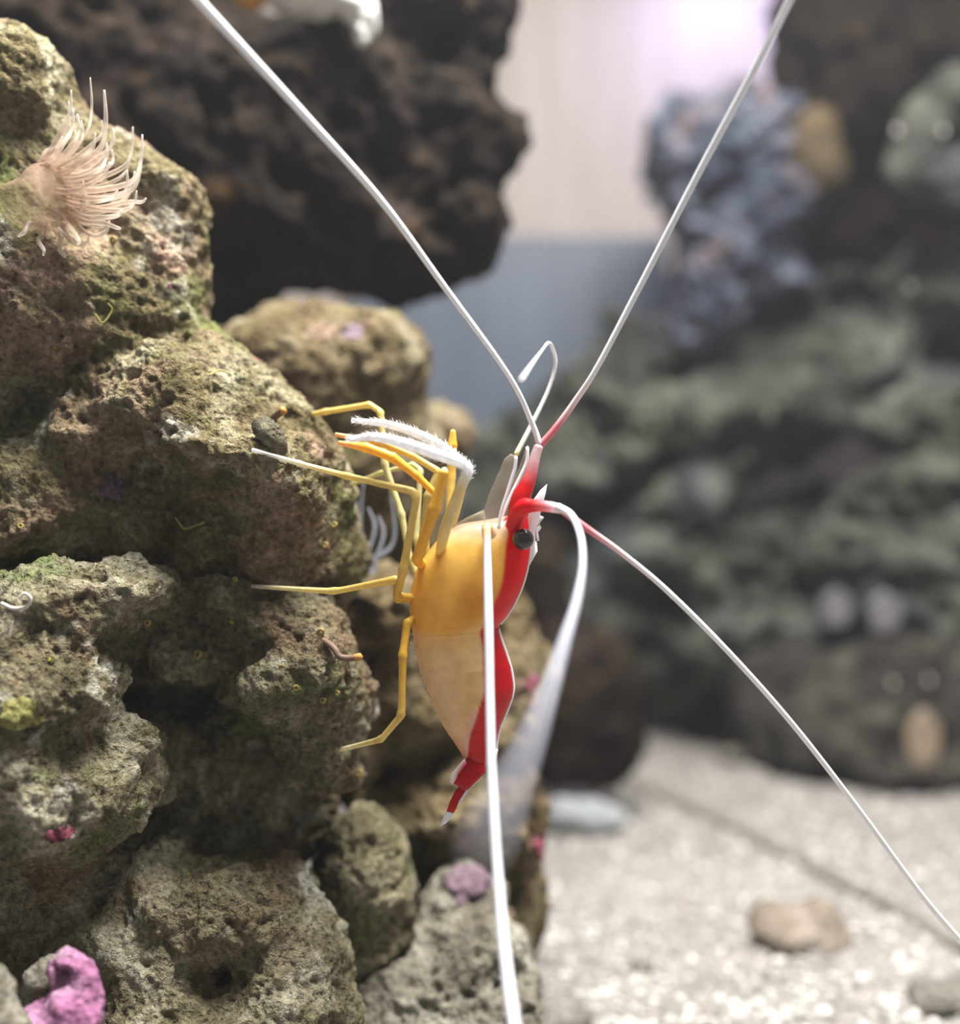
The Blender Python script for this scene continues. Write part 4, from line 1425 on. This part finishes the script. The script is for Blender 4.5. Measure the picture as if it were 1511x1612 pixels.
lump('sand_stone', [(1235, 1470, floor_pt(0, 1500) + .05, 45, 34, .09), (1285, 1462, floor_pt(0, 1500) + .06, 45, 42, .09), (1320, 1478, floor_pt(0, 1500) + .04, 20, 30, .05), (1205, 1445, floor_pt(0, 1500) + .08, 24, 22, .05)], 0.006,
     rock_mat('brown_stone', ((0.13, 0.11, 0.085), (0.25, 0.21, 0.17), (0.42, 0.37, 0.33)), bump=0.7), 'lone brown stone lying on the sand at lower right', 'stone', 81.0, 0.03, ((12, 0.02, 2),))
dS = floor_pt(0, 1590)
M_STONE = rock_mat('grey_stone', ((0.08, 0.075, 0.065), (0.17, 0.16, 0.14), (0.3, 0.29, 0.27)), bump=0.7)
lump('sand_stone', [(1480, 1572, dS, 50, 32, .06), (1540, 1585, dS, 60, 36, .07)], 0.006, M_STONE, 'grey stone cut off by the right frame edge on the sand', 'stone', 82.0, 0.03, ((12, 0.016, 2),))
lump('sand_stone', [(1010, 1520, floor_pt(0, 1526), 17, 11, .02)], 0.004, M_STONE, 'small dark pebble alone on the bright sand', 'stone', 83.0, 0.01, ((20, 0.006, 2),))
lump('sand_stone', [(880, 1600, floor_pt(0, 1612), 52, 34, .06), (840, 1610, floor_pt(0, 1612), 40, 30, .05)], 0.005, M_STONE, 'grey stone at the bottom edge right of the hanging antenna', 'stone', 84.0, 0.02, ((12, 0.014, 2),))
lump('sand_stone', [(930, 1285, floor_pt(0, 1306), 62, 26, .08), (890, 1280, floor_pt(0, 1306), 40, 24, .06)], 0.007, rock_mat('blue_stone', ((0.2, 0.22, 0.24), (0.32, 0.34, 0.36), (0.45, 0.47, 0.48)), bump=0.5),
     'pale blue grey stone on the sand below the dark square rock', 'stone', 85.0, 0.03, ((10, 0.014, 2),))
lump('sand_stone', [(1165, 1190, floor_pt(0, 1200), 30, 14, .05)], 0.009, M_STONE, 'small dark stone far back on the pale sand', 'stone', 86.0, 0.02, ((10, 0.014, 2),))

# loose coral grains: too many to count
r2_ = np.random.default_rng(4)
N_G = 9000
u = r2_.random(N_G)
gy_ = 1.7 + 2.6 * u ** 1.8
gx_ = (r2_.random(N_G) * 1.25 - 0.25) * gy_ * 0.45 * 1.05
ok = np.ones(N_G, bool)
gx_, gy_ = gx_[ok], gy_[ok]
gz_ = sand_z(gx_, gy_)
base = np.array([(1, 0, 0), (-1, 0, 0), (0, 1, 0), (0, -1, 0), (0, 0, 1), (0, 0, -1)], float)
tri = np.array([(0, 2, 4), (2, 1, 4), (1, 3, 4), (3, 0, 4), (2, 0, 5), (1, 2, 5), (3, 1, 5), (0, 3, 5)])
sz = 0.005 + 0.009 * r2_.random(len(gx_)) ** 2
GV = base[None] * (0.6 + 0.8 * r2_.random((len(gx_), 6, 1))) * sz[:, None, None]
ang = r2_.random(len(gx_)) * 6.28
ca, sa = np.cos(ang)[:, None], np.sin(ang)[:, None]
GV = np.stack([GV[..., 0] * ca - GV[..., 1] * sa, GV[..., 0] * sa + GV[..., 1] * ca, GV[..., 2] * .8], -1)
GV += np.stack([gx_, gy_, gz_ + sz * .3], -1)[:, None]
GF = (tri[None] + 6 * np.arange(len(gx_))[:, None, None]).reshape(-1, 3)
gm = new_mesh('sand_grains', GV.reshape(-1, 3), GF, smooth=False)
tone = 0.22 + 0.5 * r2_.random(len(gx_)) ** 1.5
gc = np.stack([tone, tone * .96, tone * .9], -1)
set_col(gm, np.repeat(gc, 6, axis=0))
M_GRAIN = flesh_mat('grain', 0.5, 0.1, 0.1, 30, 0.0)
tag(obj('sand_grains', gm, M_GRAIN), 'loose pale coral grains scattered over the sand', 'sand', kind='stuff')

# ------------------------------------------------------------------ the water's faint haze
mw = bpy.data.materials.new('water_haze')
mw.use_nodes = True
nt = mw.node_tree
nt.nodes.clear()
vo = nt.nodes.new('ShaderNodeVolumeScatter')
vo.inputs['Color'].default_value = (0.93, 0.96, 1.0, 1)
vo.inputs['Density'].default_value = 0.0065
vo.inputs['Anisotropy'].default_value = 0.3
out = nt.nodes.new('ShaderNodeOutputMaterial')
nt.links.new(vo.outputs[0], out.inputs['Volume'])
water = obj('water_haze', box_mesh('water_haze', (-3.1, 0.35, -0.2), (3.7, 5.28, 2.75)), mw)
tag(water, 'faintly hazy water filling the whole tank', 'haze', kind='stuff')
